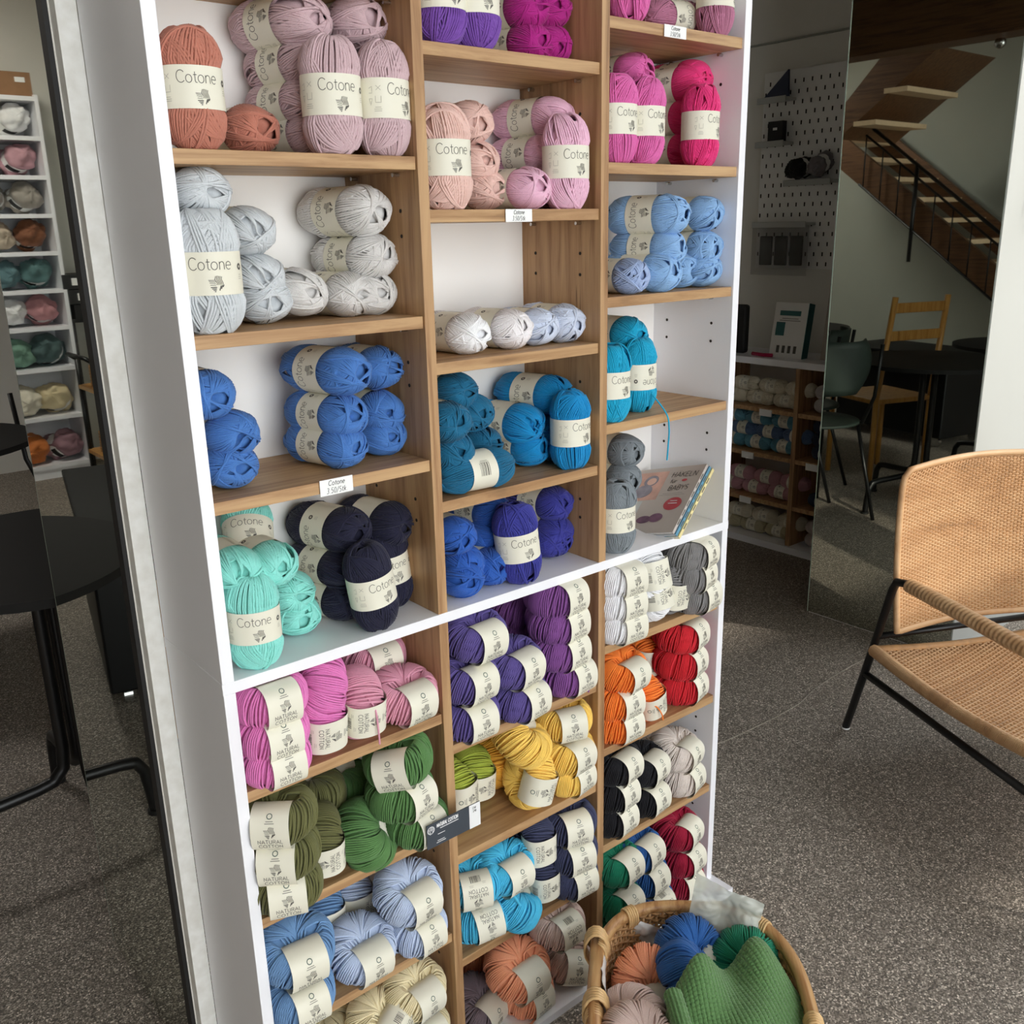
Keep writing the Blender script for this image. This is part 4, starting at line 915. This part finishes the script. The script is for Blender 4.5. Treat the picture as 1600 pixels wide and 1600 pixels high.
# woven surfaces: horizontal weavers over uprights, real relief
def weave(name, fn, nu, nv, r=.0021):
    mb = MB()
    for j in range(nv+1):
        v = j/nv; pts = []
        for i in range(nu*2+1):
            u = i/(nu*2); p, n = fn(u, v); sg = (1 if ((i//2)+j) % 2 else -1)*(1 if i % 2 == 1 else 0)
            pts.append(p+n*(sg*.0022))
        mb.tube(pts, r, 4)
    cbuild(mb, name, MW['rattan'])
    mb = MB()
    for i in range(nu):
        u = (i+1)/nu-.5/nu; mb.tube([fn(u, k/12)[0] for k in range(13)], r*1.1, 5)
    cbuild(mb, name.replace('weave', 'stakes'), MW['rattan_d'])
BW0, BW1 = .018, WCH-.02
def backf(u, v):      # v 0 bottom .. 1 top, curved and leaning back, rounded upper corners
    z = .352+.412*v; bow = .045*math.sin(PI*u)
    a = .150-.035*v-.012*math.sin(PI*v)-bow
    w = 1.0
    if v > .86: w = 1-.065*(1-math.sqrt(max(0, 1-((v-.86)/.14)**2)))
    uu = .5+(u-.5)*w
    z2 = z+(.012*math.sin(PI*u))*v
    p = cp(a, BW0+(BW1-BW0)*uu, z2); n = (f+Vector((0, 0, .1))).normalized(); return p, n
weave('backrest_weave', backf, 56, 88, .0026)
mb = MB(); outl = [backf(u/40, 1)[0] for u in range(41)]+[backf(1, 1-v/24)[0] for v in range(1, 25)]+[backf(1-u/40, 0)[0] for u in range(1, 41)]+[backf(0, v/24)[0] for v in range(1, 24)]
mb.tube(outl, .0085, 8, closed=True); cbuild(mb, 'backrest_edge', MW['rattan'])
def seatf(u, v):      # v 0 back .. 1 front
    a = .105+.60*v; z = .285-.018*math.sin(PI*u)-.02*math.sin(PI*v)+.02*v
    return cp(a, -.012+(WCH+.024)*u, z), Vector((0, 0, 1))
weave('seat_weave', seatf, 46, 96, .0034)
mb = MB(); outl = [seatf(u/30, 0)[0] for u in range(31)]+[seatf(1, v/30)[0] for v in range(1, 31)]+[seatf(1-u/30, 1)[0] for u in range(1, 31)]+[seatf(0, 1-v/30)[0] for v in range(1, 30)]
mb.tube(outl, .0125, 8, closed=True); cbuild(mb, 'seat_edge', MW['rattan_d'])
for uu in (0, 1):
    mb = MB()
    for j in range(150):
        c = seatf(uu, j/150)[0]; mb.tube([c+s*(.0145*math.cos(t))+Vector((0, 0, .0145*math.sin(t))) for t in [2*PI*k/8 for k in range(8)]], .0019, 4, closed=True)
    cbuild(mb, 'seat_edge_wrapping', MW['rattan'])
# ------------------------------------------------------------------ inside the shop
MW['toph'] = flat('table_top_black', (30, 29, 28), .7, var=.05, spec=.2)
def bistro(x, y, r, label, rot=0):
    t = empty('bistro_table', (x, y, 0), rot, label, 'table', 'round black bistro tables')
    mb = MB(); mb.cyl((0, 0, .700), r, .018, 64); mb.build('table_top', MW['toph'], t, bev=.004)
    for k in range(4):
        a = k*PI/2; c, s_ = math.cos(a), math.sin(a)
        prof = [(.035, .70), (.035, .25), (.040, .20), (.065, .172), (.10, .165), (.24, .155), (.275, .148), (.292, .12), (.30, .06), (.305, .002)]
        mb = MB(); P = []
        for i in range(len(prof)-1):
            for q in range(4):
                tt = q/4; P.append((prof[i][0]*(1-tt)+prof[i+1][0]*tt, prof[i][1]*(1-tt)+prof[i+1][1]*tt))
        P.append(prof[-1]); mb.tube([(c*p[0], s_*p[0], p[1]) for p in P], .014, 10); mb.build('leg', MW['black'], t)
        mb = MB(); mb.cyl((c*.305, s_*.305, 0), .019, .010, 16); mb.build('foot_pad', MW['mblack'], t)
    return t
bistro(.05, 1.06, .34, 'round black table half visible left of the shelving and its mirror', rot=math.radians(0))
bistro(.90, 1.12, .36, 'round black table seen in the right mirror in front', rot=math.radians(20))
bistro(.02, 2.50, .36, 'round black table further back in the right mirror', rot=math.radians(10))
def metal_chair(x, y, rz, label, tilt=0, z=0, col=(40, 52, 46)):
    t = empty('cafe_chair', (x, y, z), rz, label, 'chair', 'black tube cafe chairs'); t.rotation_euler = (tilt, 0, rz)
    sm = flat('chair_shell', col, .6)
    mb = MB()
    def sh(u, v):
        a = 2*PI*u; r = v; return Vector((.20*r*math.cos(a), .20*r*math.sin(a), .45-.02*(1-r*r)))
    mb.grid(sh, 32, 5, wu=True); o = mb.build('seat', sm, t); m_ = o.modifiers.new('t', 'SOLIDIFY'); m_.thickness = .012
    mb = MB()
    def bk_(u, v):
        a = (u-.5)*1.7; w = math.sin(PI*min(1, max(0, .15+.7*v)))**.5; return Vector((.22*math.sin(a)*w, .21*math.cos(a)*.9+.03*v, .60+.24*v))
    mb.grid(bk_, 20, 8); o = mb.build('backrest', sm, t); m_ = o.modifiers.new('t', 'SOLIDIFY'); m_.thickness = .012
    for sx in (-1, 1):
        mb = MB(); mb.tube([(sx*.19, -.19, 0), (sx*.165, -.15, .44), (sx*.165, .13, .45), (sx*.175, .185, .58), (sx*.17, .215, .82)], .009, 8); mb.build('front_frame', MW['black'], t)
        mb = MB(); mb.tube([(sx*.19, .23, 0), (sx*.165, .10, .44)], .009, 8); mb.build('leg', MW['black'], t)
    return t
metal_chair(1.36, 1.42, math.radians(200), 'cafe chair with dark green shell left of the table in the mirror')
metal_chair(1.05, 1.72, math.radians(160), 'cafe chair with dark green shell behind the table in the mirror')
metal_chair(.62, 2.60, math.radians(30), 'cafe chair with dark shell farthest back in the mirror', col=(30, 30, 34))
# wooden chair seen in the mirror
MW['pine'] = wood('lacquered_beech', (222, 168, 92), (190, 132, 62), 2, .3)
t = empty('wooden_chair', (.47, 1.60, 0), math.radians(200), 'honey coloured wooden chair with ladder back seen in the mirror', 'chair')
mb = MB(); mb.box((-.19, -.19, .43), (.19, .19, .455)); mb.build('seat', MW['pine'], t, bev=.006)
for sx in (-1, 1):
    mb = MB(); mb.tube([(sx*.175, .18, 0), (sx*.175, .18, .45), (sx*.165, .24, .98)], .015, 8); mb.build('back_post', MW['pine'], t)
    mb = MB(); mb.tube([(sx*.17, -.17, 0), (sx*.17, -.17, .44)], .015, 8); mb.build('leg', MW['pine'], t)
for zz in (.62, .76, .90):
    mb = MB(); mb.box((-.16, .20+(zz-.62)*.1, zz), (.16, .215+(zz-.62)*.1, zz+.05)); mb.build('back_slat', MW['pine'], t, bev=.004)
# staircase along the left wall (seen in the right mirror)
XM = 4.868
MW['dwood'] = wood('stained_pine', (122, 86, 56), (90, 60, 38), 1, .5)
MW['tread'] = flat('tread_edge', (236, 208, 170), .5)
st = empty('staircase', (XM-6.3, 2.0, 0), 0, 'open wooden staircase with black railing seen in the right mirror', 'staircase')
st_o = Vector((XM-6.3, 2.0, 0))
def sb(mb, nm, mt, lab=None, par=None):
    o = mb.build(nm, mt); o.parent = par or st
    if not par: o.matrix_parent_inverse = Matrix.Translation(-st_o)
    return o
slope = (.89-.10)/(2.87-1.81)
def zl(y): return .10+slope*(y-1.81)
xs = XM-6.0
for xx in (xs, xs-.75):
    mb = MB(); y0, y1 = .62, 3.3
    vs = []
    for x in (xx-.035, xx):
        vs += [(x, y0, max(.0, zl(y0)-.06+Z0)), (x, y1, zl(y1)-.06+Z0), (x, y1, zl(y1)+.17+Z0), (x, y0, zl(y0)+.17+Z0)]
    mb.add(vs, [(0, 1, 2, 3), (7, 6, 5, 4), (0, 4, 5, 1), (3, 2, 6, 7), (0, 3, 7, 4), (1, 5, 6, 2)]); sb(mb, 'stringer', MW['dwood'])
for k in range(14):
    y = .75+k*.19; z = zl(y)+.10+Z0; mb = MB(); mb.box((xs-.75, y-.05, z-.03), (xs-.03, y+.17, z)); sb(mb, 'tread', MW['tread'])
def rl_(y, d): return zl(y)+d+Z0
for d, r in ((.375, .012), (.30, .008), (-.04, .008)):
    mb = MB(); mb.tube([(xs+.02, .55, rl_(.55, d)), (xs+.02, 2.78, rl_(2.78, d))], r, 6); sb(mb, 'handrail' if d > .35 else 'rail', MW['black'])
for k in range(17):
    y = .62+k*.133; mb = MB(); mb.tube([(xs+.02, y, rl_(y, -.04)), (xs+.02, y, rl_(y, .30))], .005, 5); sb(mb, 'baluster', MW['black'])
for y in (.75, 2.36):
    mb = MB(); mb.tube([(xs+.02, y, rl_(y, -.25)), (xs+.02, y, rl_(y, .375))], .014, 6); sb(mb, 'post', MW['black'])
# upper flight and the timber beam
xu = XM-5.75
mb = MB(); vs = []
for x in (xu, xu+.05): vs += [(x, 2.80, 1.88), (x, 2.80, 2.06), (x, 2.20, 2.70), (x, 2.14, 2.36)]
mb.add(vs, [(3, 2, 1, 0), (4, 5, 6, 7), (0, 1, 5, 4), (1, 2, 6, 5), (2, 3, 7, 6), (3, 0, 4, 7)])
mb.add([(xu-.7, 2.80, 1.88), (xu, 2.80, 1.88), (xu, 2.14, 2.36), (xu-.7, 2.14, 2.36)], [(0, 1, 2, 3)])
sb(mb, 'upper_stringer', MW['dwood'])
for y, z in ((2.62, 1.95), (2.42, 2.13)):
    mb = MB(); mb.box((xu-.60, y-.1, z), (xu+.06, y+.06, z+.03)); sb(mb, 'upper_tread', MW['tread'])
m = MB(); m.box((XM-5.25, .35, 2.27), (XM-5.05, 5.1, 2.72)); o = struct('trim_5', m, MW['dwood'])
# white yarn cubby by the back wall, reflected in the left mirror
def fluffy(seed):
    mb = MB(); R = random.Random(seed)
    def g(u, v):
        a = 2*PI*u; t_ = PI*(.002+.996*v); p = Vector((math.sin(t_)*math.cos(a), math.sin(t_)*math.sin(a), math.cos(t_)))
        k = 1+.22*noise.noise(p*2.2+Vector((seed, 0, 0)))+.10*noise.noise(p*9+Vector((0, seed, 0))); waist = 1-.30*math.exp(-(p.z/.28)**2)
        return Vector((p.x*.098*k*waist, p.y*.082*k*waist, p.z*.108*k))
    mb.grid(g, 40, 28, wu=True); return mb.mesh('wool', MW['yarn'])
FM = [fluffy(s) for s in (1, 5, 9)]
mbb = MB(); mbb.grid(lambda u, v: Vector((.078*math.cos(2*PI*u), .066*math.sin(2*PI*u), (v-.5)*.05)), 28, 1, wu=True)
mbb.grid(lambda u, v: Vector((.0788*math.cos(-1.5+u), .0668*math.sin(-1.5+u), (v-.5)*.03)), 8, 1, mi=1); FB = mbb.mesh('paper_band', [MW['tag'], MW['mblack']])
fp = []
def skein(loc, rot, colour, label, group, sc=1.0, vi=0):
    if len(fp) < 1:
        t = empty('wool_skein'); y = bpy.data.objects.new('wool', FM[0]); COL.objects.link(y); y.parent = t; b = bpy.data.objects.new('paper_band', FB); COL.objects.link(b); b.parent = t; fp.append((t, y, b))
    else:
        t0, y0, b0 = fp[0]; t = t0.copy(); COL.objects.link(t); y = y0.copy(); COL.objects.link(y); y.parent = t; b = b0.copy(); COL.objects.link(b); b.parent = t
    y.data = FM[vi % 3]; t.location = loc; t.rotation_euler = rot; t.scale = (sc,)*3; y.color = tuple(v**.85 for v in lin(colour))+(1,)
    tag(t, label, 'yarn', group); return t
cb = empty('yarn_cubby', (-1.235, 4.80, 0), 0, 'tall white cubby shelf of fluffy wool reflected in the left mirror', 'shelf')
Wc = .95
for xx in (0, Wc-.02):
    mb = MB(); mb.box((xx, 0, 0), (xx+.02, .33, 2.09)); mb.build('side_panel', MW['white'], cb)
mb = MB(); mb.box((0, .32, 0), (Wc, .335, 2.09)); mb.build('back_panel', MW['white'], cb)
czs = [.07, .352, .63, .86, 1.065, 1.27, 1.47, 1.67, 1.87, 2.07]
for z in czs:
    mb = MB(); mb.box((.02, 0, z-.012), (Wc-.02, .32, z+.010)); mb.build('shelf', MW['white'], cb)
mb = MB(); mb.box((.02, .01, 0), (Wc-.02, .03, .06)); mb.build('plinth', MW['white'], cb)
SG = 'fluffy wool skeins in the mirrored white cubby'
rows = [((150, 110, 120), 'dusky mauve', (205, 110, 50), 'rust orange'), ((225, 205, 160), 'straw yellow', (230, 222, 200), 'pale cream'), ((70, 92, 92), 'dark sea green', (110, 150, 130), 'sage green'),
        ((190, 130, 135), 'rose pink', (235, 235, 235), 'snow white'), ((80, 115, 115), 'petrol green', (80, 112, 118), 'petrol blue'), ((120, 72, 48), 'chestnut brown', (190, 172, 150), 'camel'),
        ((150, 142, 132), 'stone grey', (140, 132, 124), 'greige'), ((190, 140, 150), 'old pink', (150, 108, 118), 'plum grey'), ((235, 235, 235), 'bright white', (214, 196, 170), 'oat beige')]
pos = ['nearest the right end', 'second from the right end', 'third from the right end', 'at the far end']
for i, (c1, n1, c2, n2) in enumerate(rows):
    for j in range(4):
        x = -1.235+.125+j*.175; hgt = (czs[i+1]-czs[i]) if i+1 < len(czs) else .2
        c, nme = ((c1, n1), (c2, n2), (c1, n1), (c2, n2))[j]
        skein((x, 4.80+.14, czs[i]+.01+.086), (math.radians(90 if j % 2 else 70), .3*((j*7+i) % 3-1), math.radians((j*37+i*53) % 60-30)), c, '%s fluffy skein %s of its shelf, mirrored cubby' % (nme, pos[j]), SG, 1.12 if hgt > .22 else 1.0, i+j)
t = empty('cardboard_box', (-1.02, 4.95, 2.081), 0, 'brown cardboard box on top of the mirrored white cubby', 'box')
mb = MB(); mb.box((-.2, -.12, 0), (.12, .12, .12)); mb.build('carton', flat('cardboard', (150, 112, 80), .8), t)
mb = MB(); mb.box((-.17, -.1215, .07), (-.12, -.12, .095)); mb.build('sticker', MW['tag'], t)
# black bench, trolley and file boxes reflected in the left mirror
t = empty('storage_chest', (-.64, 2.0, 0), math.radians(12), 'glossy black storage chest on castors reflected in the left mirror', 'chest')
mb = MB(); mb.box((-.22, -.42, .06), (.22, .42, .54)); mb.build('body', flat('black_lacquer', (14, 14, 15), .4, spec=.3), t, bev=.008)
mb = MB(); mb.box((-.235, -.435, .54), (.235, .435, .565)); mb.build('lid', flat('black_lid', (22, 22, 23), .6, spec=.2), t, bev=.006)
for xx in (-.17, .17):
    for yy in (-.36, .36):
        mb = MB(); mb.cyl((xx-.012, yy, .03), .03, .024, 16, ax='x'); mb.build('castor', MW['chrome'], t)
t = empty('tiered_trolley', (-1.42, 4.28, 0), 0, 'wooden two tier trolley with baskets reflected in the left mirror', 'trolley')
mb = MB(); mb.box((-.02, -.16, .20), (.30, .16, .22)); mb.build('tray', MW['pine'], t)
mb = MB(); mb.box((-.02, -.16, .56), (.30, .16, .58)); mb.build('tray', MW['pine'], t)
for xx in (-.01, .29):
    for yy in (-.15, .15):
        mb = MB(); mb.tube([(xx, yy, 0), (xx, yy, .72)], .012, 8); mb.build('post', MW['black'], t)
mb = MB(); mb.tube([(.29, -.15, .72), (.33, -.15, .75), (.33, .15, .75), (.29, .15, .72)], .012, 8); mb.build('handle', MW['black'], t)
for zz, lab, c in ((.22, 'round cane basket on the lower trolley tray', (120, 140, 140)), (.58, 'round cane basket on the upper trolley tray', (140, 190, 175))):
    b = empty('cane_basket', (-1.28, 4.28, zz), 0, lab, 'basket')
    mb = MB()
    for j in range(14):
        mb.tube([(.125*math.cos(2*PI*k/32)*(1+.03*((k+j) % 2)), .125*math.sin(2*PI*k/32)*(1+.03*((k+j) % 2)), .004+j*.008) for k in range(32)], .0045, 5, closed=True)
    mb.cyl((0, 0, 0), .12, .004, 32); mb.build('woven_wall', MW['cane_d'], b)
    for q in range(2): skein((-1.32+.09*q, 4.28, zz+.12), (1.3, .3*q, q), c, ('pale %s skein in the %s trolley basket' % (('left', 'right')[q], 'lower' if zz < .4 else 'upper')), 'skeins in the trolley baskets', .7, q)
for q in range(3):
    t = empty('file_box', (-1.25+.015*q, 4.95, .90+q*.085), .05*q, ('lowest', 'middle', 'topmost')[q]+' black file box with white label beside the mirrored cubby', 'box', 'stacked black file boxes')
    mb = MB(); mb.box((-.30, -.15, 0), (-.01, .15, .08)); mb.build('carton', MW['mblack'], t)
    mb = MB(); mb.box((-.2, -.1515, .02), (-.06, -.15, .06)); mb.build('label_plate', MW['tag'], t)
t = empty('side_table', (-1.42, 4.97, 0), 0, 'small black side table carrying the file boxes by the back wall', 'table')
mb = MB(); mb.box((-.17, -.16, .88), (.19, .16, .90)); mb.build('table_top', MW['mblack'], t)
for xx in (-.15, .17):
    for yy in (-.14, .14):
        mb = MB(); mb.tube([(xx, yy, 0), (xx, yy, .88)], .01, 6); mb.build('leg', MW['black'], t)
# ------------------------------------------------------------------ yarn unit by the right wall
ux = 2.92
t = empty('yarn_display_unit', (ux, 1.15, 0), 0, 'low oak yarn unit with white top against the dark wall at right', 'shelf')
Y0, Y1 = -.65, .62
mb = MB(); mb.box((-.012, Y0, .785), (.272, Y1, .812)); mb.build('top_board', MW['white'], t)
mb = MB(); mb.box((-.012, Y0, 0), (.27, Y1, .030)); mb.build('base_board', MW['white'], t)
mb = MB(); mb.box((.262, Y0, .03), (.272, Y1, .785)); mb.build('back_panel', MW['back'], t)
for yy in (Y0, .0-.016, .42, Y1-.016):
    mb = MB(); mb.box((0, yy, .03), (.262, yy+.02, .785)); mb.build('divider', MW['oakz'], t)
for zz in (.602, .407, .205):
    for ya, yb in ((Y0+.02, -.016), (.004, .42), (.44, Y1-.016)):
        mb = MB(); mb.box((.004, ya, zz-.018), (.262, yb, zz)); mb.build('shelf', MW['oakx'], t)
for yy, zz in ((.14, .592), (.22, .397), (.22, .196), (-.1, .397)):
    mb = MB(); mb.box((-.0005, yy-.03, zz-.022), (.004, yy+.03, zz+.006)); mb.build('label_holder', MW['tag'], t)
RG = 'yarn balls in the low unit by the right wall'
ucol = dict(YC); YC.update(ivory=(226, 216, 190), steel=(90, 150, 172), slateblue=(84, 110, 150), shell=(196, 140, 150), khaki=(196, 186, 150), midnight=(34, 42, 62), pearl=(205, 196, 192), oatmeal=(190, 176, 170))
def ub(y, z, col, lab, az=180, r=90): yarn_ball('C', (ux+.075, 1.15+y, z), az, 0, r, 0, 1.05, col, lab, RG, hash_(lab) % 5)
pn = ('leftmost', 'middle', 'rightmost')
for row, (zb, cols) in enumerate(((.602, ('ivory', 'ivory')), (.407, ('steel', 'slateblue', 'steel')), (.205, ('shell', 'shell')), (.030, ('khaki', 'ivory')))):
    for k, c in enumerate(cols):
        for j in range(3):
            y = .35-.135*j-(.06 if k % 2 else 0)
            ub(y, zb+.031+k*.054, c, '%s %s yarn ball, %s row of the right wall unit, layer %s' % (pn[j], c if c not in('steel', 'slateblue') else {'steel': 'steel blue', 'slateblue': 'slate blue'}[c], ('upper', 'second', 'third', 'lowest')[row], ('bottom', 'middle', 'top')[k]), r=90)
for row, (zb, c, n) in enumerate(((.602, 'pearl', 2), (.407, 'midnight', 3), (.205, 'midnight', 1), (.030, 'oatmeal', 2))):
    for k in range(n):
        ub(-.12, zb+.031+k*.054, c, '%s yarn ball in the narrow right column, %s row, layer %s' % (c, ('upper', 'second', 'third', 'lowest')[row], ('bottom', 'middle', 'top')[k]), r=90)
# things on its top
t = empty('needle_case', (2.99, 1.53, .812), math.radians(-80), 'black zipped case of wooden knitting needles on the right wall unit', 'case')
mb = MB(); mb.box((-.07, -.02, 0), (.07, .02, .205)); mb.build('case', MW['mblack'], t, bev=.012)
for q in range(4): mb = MB(); mb.tube([(-.05+.025*q, -.023, .02), (-.05+.025*q, -.023, .18)], .006, 6); mb.build('needle', MW['dwood'], t)
t = empty('boxed_kit', (2.975, 1.25, .812), math.radians(-86), 'white and teal boxed kit leaning on the right wall unit', 'box'); t.rotation_euler = (math.radians(-10), 0, math.radians(-86))
mb = MB(); mb.box((-.075, 0, 0), (.075, .045, .225)); mb.build('carton', MW['tag'], t)
mb = MB(); mb.box((.0755, .0, 0), (.077, .045, .225)); mb.box((-.05, -.001, .172), (.045, 0, .192)); mb.box((-.06, -.001, .09), (-.02, 0, .145)); mb.build('teal_print', flat('teal_print', (50, 110, 112), .5), t)
mb = MB(); lines(mb, 0, .16, 2, .10, .008, lambda s_, q: Vector((s_, -.0012, q)), 0, .002)
mb.build('print', MW['ink'], t)
for q in range(4): mb = MB(); mb.box((-.045+.026*q, -.001, .02), (-.032+.026*q, 0, .05)); mb.build('printed_figure', MW['ink'], t)
t = empty('poster_stand', (3.02, .98, .812), math.radians(-88), 'upright pattern poster of a knitwear model on the right wall unit', 'poster'); t.rotation_euler = (math.radians(-8), 0, math.radians(-88))
mb = MB(); mb.box((-.13, 0, 0), (.13, .006, .37)); mb.build('board', flat('poster_beige', (168, 158, 146), .5), t)
mb = MB(); mb.cyl((-.0, -.003, .24), .055, .002, 28, ax='y'); mb.build('portrait', flat('print_tan', (170, 110, 84), .6, var=.2), t)
mb = MB(); mb.box((-.06, -.002, .0), (.1, 0, .10)); mb.build('striped_print', MW['mblack'], t)
tag((lambda mb: (mb.tube([(2.96, 1.40, .820), (2.955, 1.34, .819), (2.96, 1.30, .820)], .008, 6), mb.build('pink_marker', flat('pink_plastic', (190, 20, 80), .4)))[1])(MB()), 'small pink marker lying in front of the boxed kit', 'marker')
# pegboard
t = empty('pegboard', (3.2, 1.36, 1.36), 0, 'white pegboard with slots on the dark right wall', 'pegboard')
mb = MB(); mb.box((-.020, -.20, -.20), (-.005, .21, .585))
for r_ in range(19):
    for c_ in range(10):
        y = -.18+c_*.04+(.02 if r_ % 2 else 0); z = -.18+r_*.04
        if y < .2: mb.box((-.0206, y-.003, z-.008), (-.0200, y+.003, z+.008), 1)
mb.build('board', [MW['tag'], MW['hole']], t)
def pshelf(y0, y1, z, lab):
    o = empty('peg_shelf', (3.18, (y0+y1)/2, z), 0, lab, 'shelf', 'little white shelves hooked on the pegboard')
    mb = MB(); mb.box((-.07, -(y1-y0)/2, -.006), (0, (y1-y0)/2, .006)); mb.box((-.075, -(y1-y0)/2, -.014), (-.07, (y1-y0)/2, .010)); mb.build('tray', MW['brightwall'], o, bev=.002)
pshelf(1.41, 1.55, 1.832, 'short white shelf highest on the pegboard'); pshelf(1.41, 1.55, 1.663, 'short white shelf in the middle of the pegboard')
pshelf(1.18, 1.40, 1.505, 'long white shelf on the pegboard carrying dark wool'); pshelf(1.28, 1.545, 1.342, 'long white shelf lowest on the pegboard')
t = empty('display_card', (3.12, 1.47, 1.839), 0, 'dark triangular packet on the highest peg shelf', 'packet')
mb = MB(); mb.add([(0, .06, 0), (0, -.06, 0), (0, -.055, .10), (.012, .06, 0), (.012, -.06, 0), (.012, -.055, .10)], [(0, 1, 2), (5, 4, 3), (0, 3, 4, 1), (1, 4, 5, 2), (2, 5, 3, 0)]); mb.build('packet', flat('navy_packet', (50, 58, 84), .5), t)
t = empty('small_box', (3.13, 1.47, 1.67), 0, 'small black box on the middle peg shelf', 'box')
mb = MB(); mb.box((0, -.035, 0), (.03, .035, .08)); mb.build('carton', MW['mblack'], t); mb = MB(); mb.box((-.001, -.01, .045), (0, .01, .055)); mb.build('label_plate', MW['tag'], t)
skein((3.13, 1.335, 1.56), (1.4, .2, 1.4), (18, 17, 18), 'black wool skein lying on the long peg shelf', 'skeins on the peg shelf', .56, 0)
skein((3.14, 1.25, 1.57), (1.1, .6, 1.2), (120, 116, 120), 'grey wool skein leaning on the long peg shelf', 'skeins on the peg shelf', .52, 1)
t = empty('clear_pouch', (3.14, 1.41, 1.335), 0, 'hanging clear pouch with dark accessories beneath the pegboard', 'pouch')
def pouch(u, v):
    return Vector((-.02-.03*math.sin(PI*u)*math.sin(PI*min(1, v*1.2)), -.14+.28*u, -.20*v))
mb = MB(); mb.grid(pouch, 16, 12); mb.build('pouch', film_mat('pouch_film', (120, 122, 120), .45), t)
for q in range(3):
    mb = MB(); mb.box((-.02, -.11+.075*q, -.16), (-.008, -.05+.075*q, -.04)); mb.build('insert', MW['mblack'], t, bev=.004)
# hanging lamp reflected near the beam
t = empty('hanging_bulb', (-.35, 1.55, 2.25), 0, 'small glass bulb hanging below the beam in the mirror', 'lamp')
mb = MB(); mb.grid(lambda u, v: Vector((.03*math.sin(PI*(.01+.98*v))*math.cos(2*PI*u), .03*math.sin(PI*(.01+.98*v))*math.sin(2*PI*u), -.03*math.cos(PI*(.01+.98*v)))), 20, 12, wu=True); mb.build('bulb', MW['chrome'], t)
mb = MB(); mb.tube([(0, 0, .03), (0, 0, .47)], .002, 5); mb.build('cable', MW['black'], t)
# plant leaf edge at the far right
t = empty('hanging_plant', (2.62, .14, 1.50), 0, 'thin green plant leaves hanging at the far right edge', 'plant')
MW['leafg'] = flat('leaf_green', (92, 120, 84), .5)
mb = MB(); mb.cyl((.10, -.02, -.05), .05, .09, 24, r2=.06); mb.build('pot', MW['brightwall'], t)
for q in range(5):
    mb = MB(); a = 2.4+q*.35; P = [Vector((.10, -.02, .03)), Vector((.10+.06*math.cos(a), -.02+.03*math.sin(a), .07)), Vector((.10+.13*math.cos(a), -.02+.03*math.sin(a), .03)), Vector((.10+.15*math.cos(a), -.02+.03*math.sin(a), -.09-.02*q))]
    mb.tube([P[0].lerp(P[1], k/4) for k in range(4)]+[P[1].lerp(P[2], k/4) for k in range(4)]+[P[2].lerp(P[3], k/6) for k in range(7)], [.004]*13+[.003, .001], 4, rz=.25); mb.build('leaf', MW['leafg'], t)

# unseen fill light, added to brighten the shop interior
t = empty('fill_light', (-.6, 3.7, 2.70), 0, 'added unseen round fill light in the shop interior in front of the cubby', 'lamp')
ml, nt_, b_, L_ = nmat('fill_glow'); b_.inputs['Emission Color'].default_value = (1, .96, .9, 1); b_.inputs['Emission Strength'].default_value = 28; b_.inputs['Base Color'].default_value = (.9, .9, .9, 1)
mb = MB(); mb.cyl((0, 0, -.03), .22, .03, 40); mb.build('glow_disc', ml, t)
mb = MB(); mb.cyl((0, 0, 0), .235, .02, 40); mb.build('rim', MW['brightwall'], t)
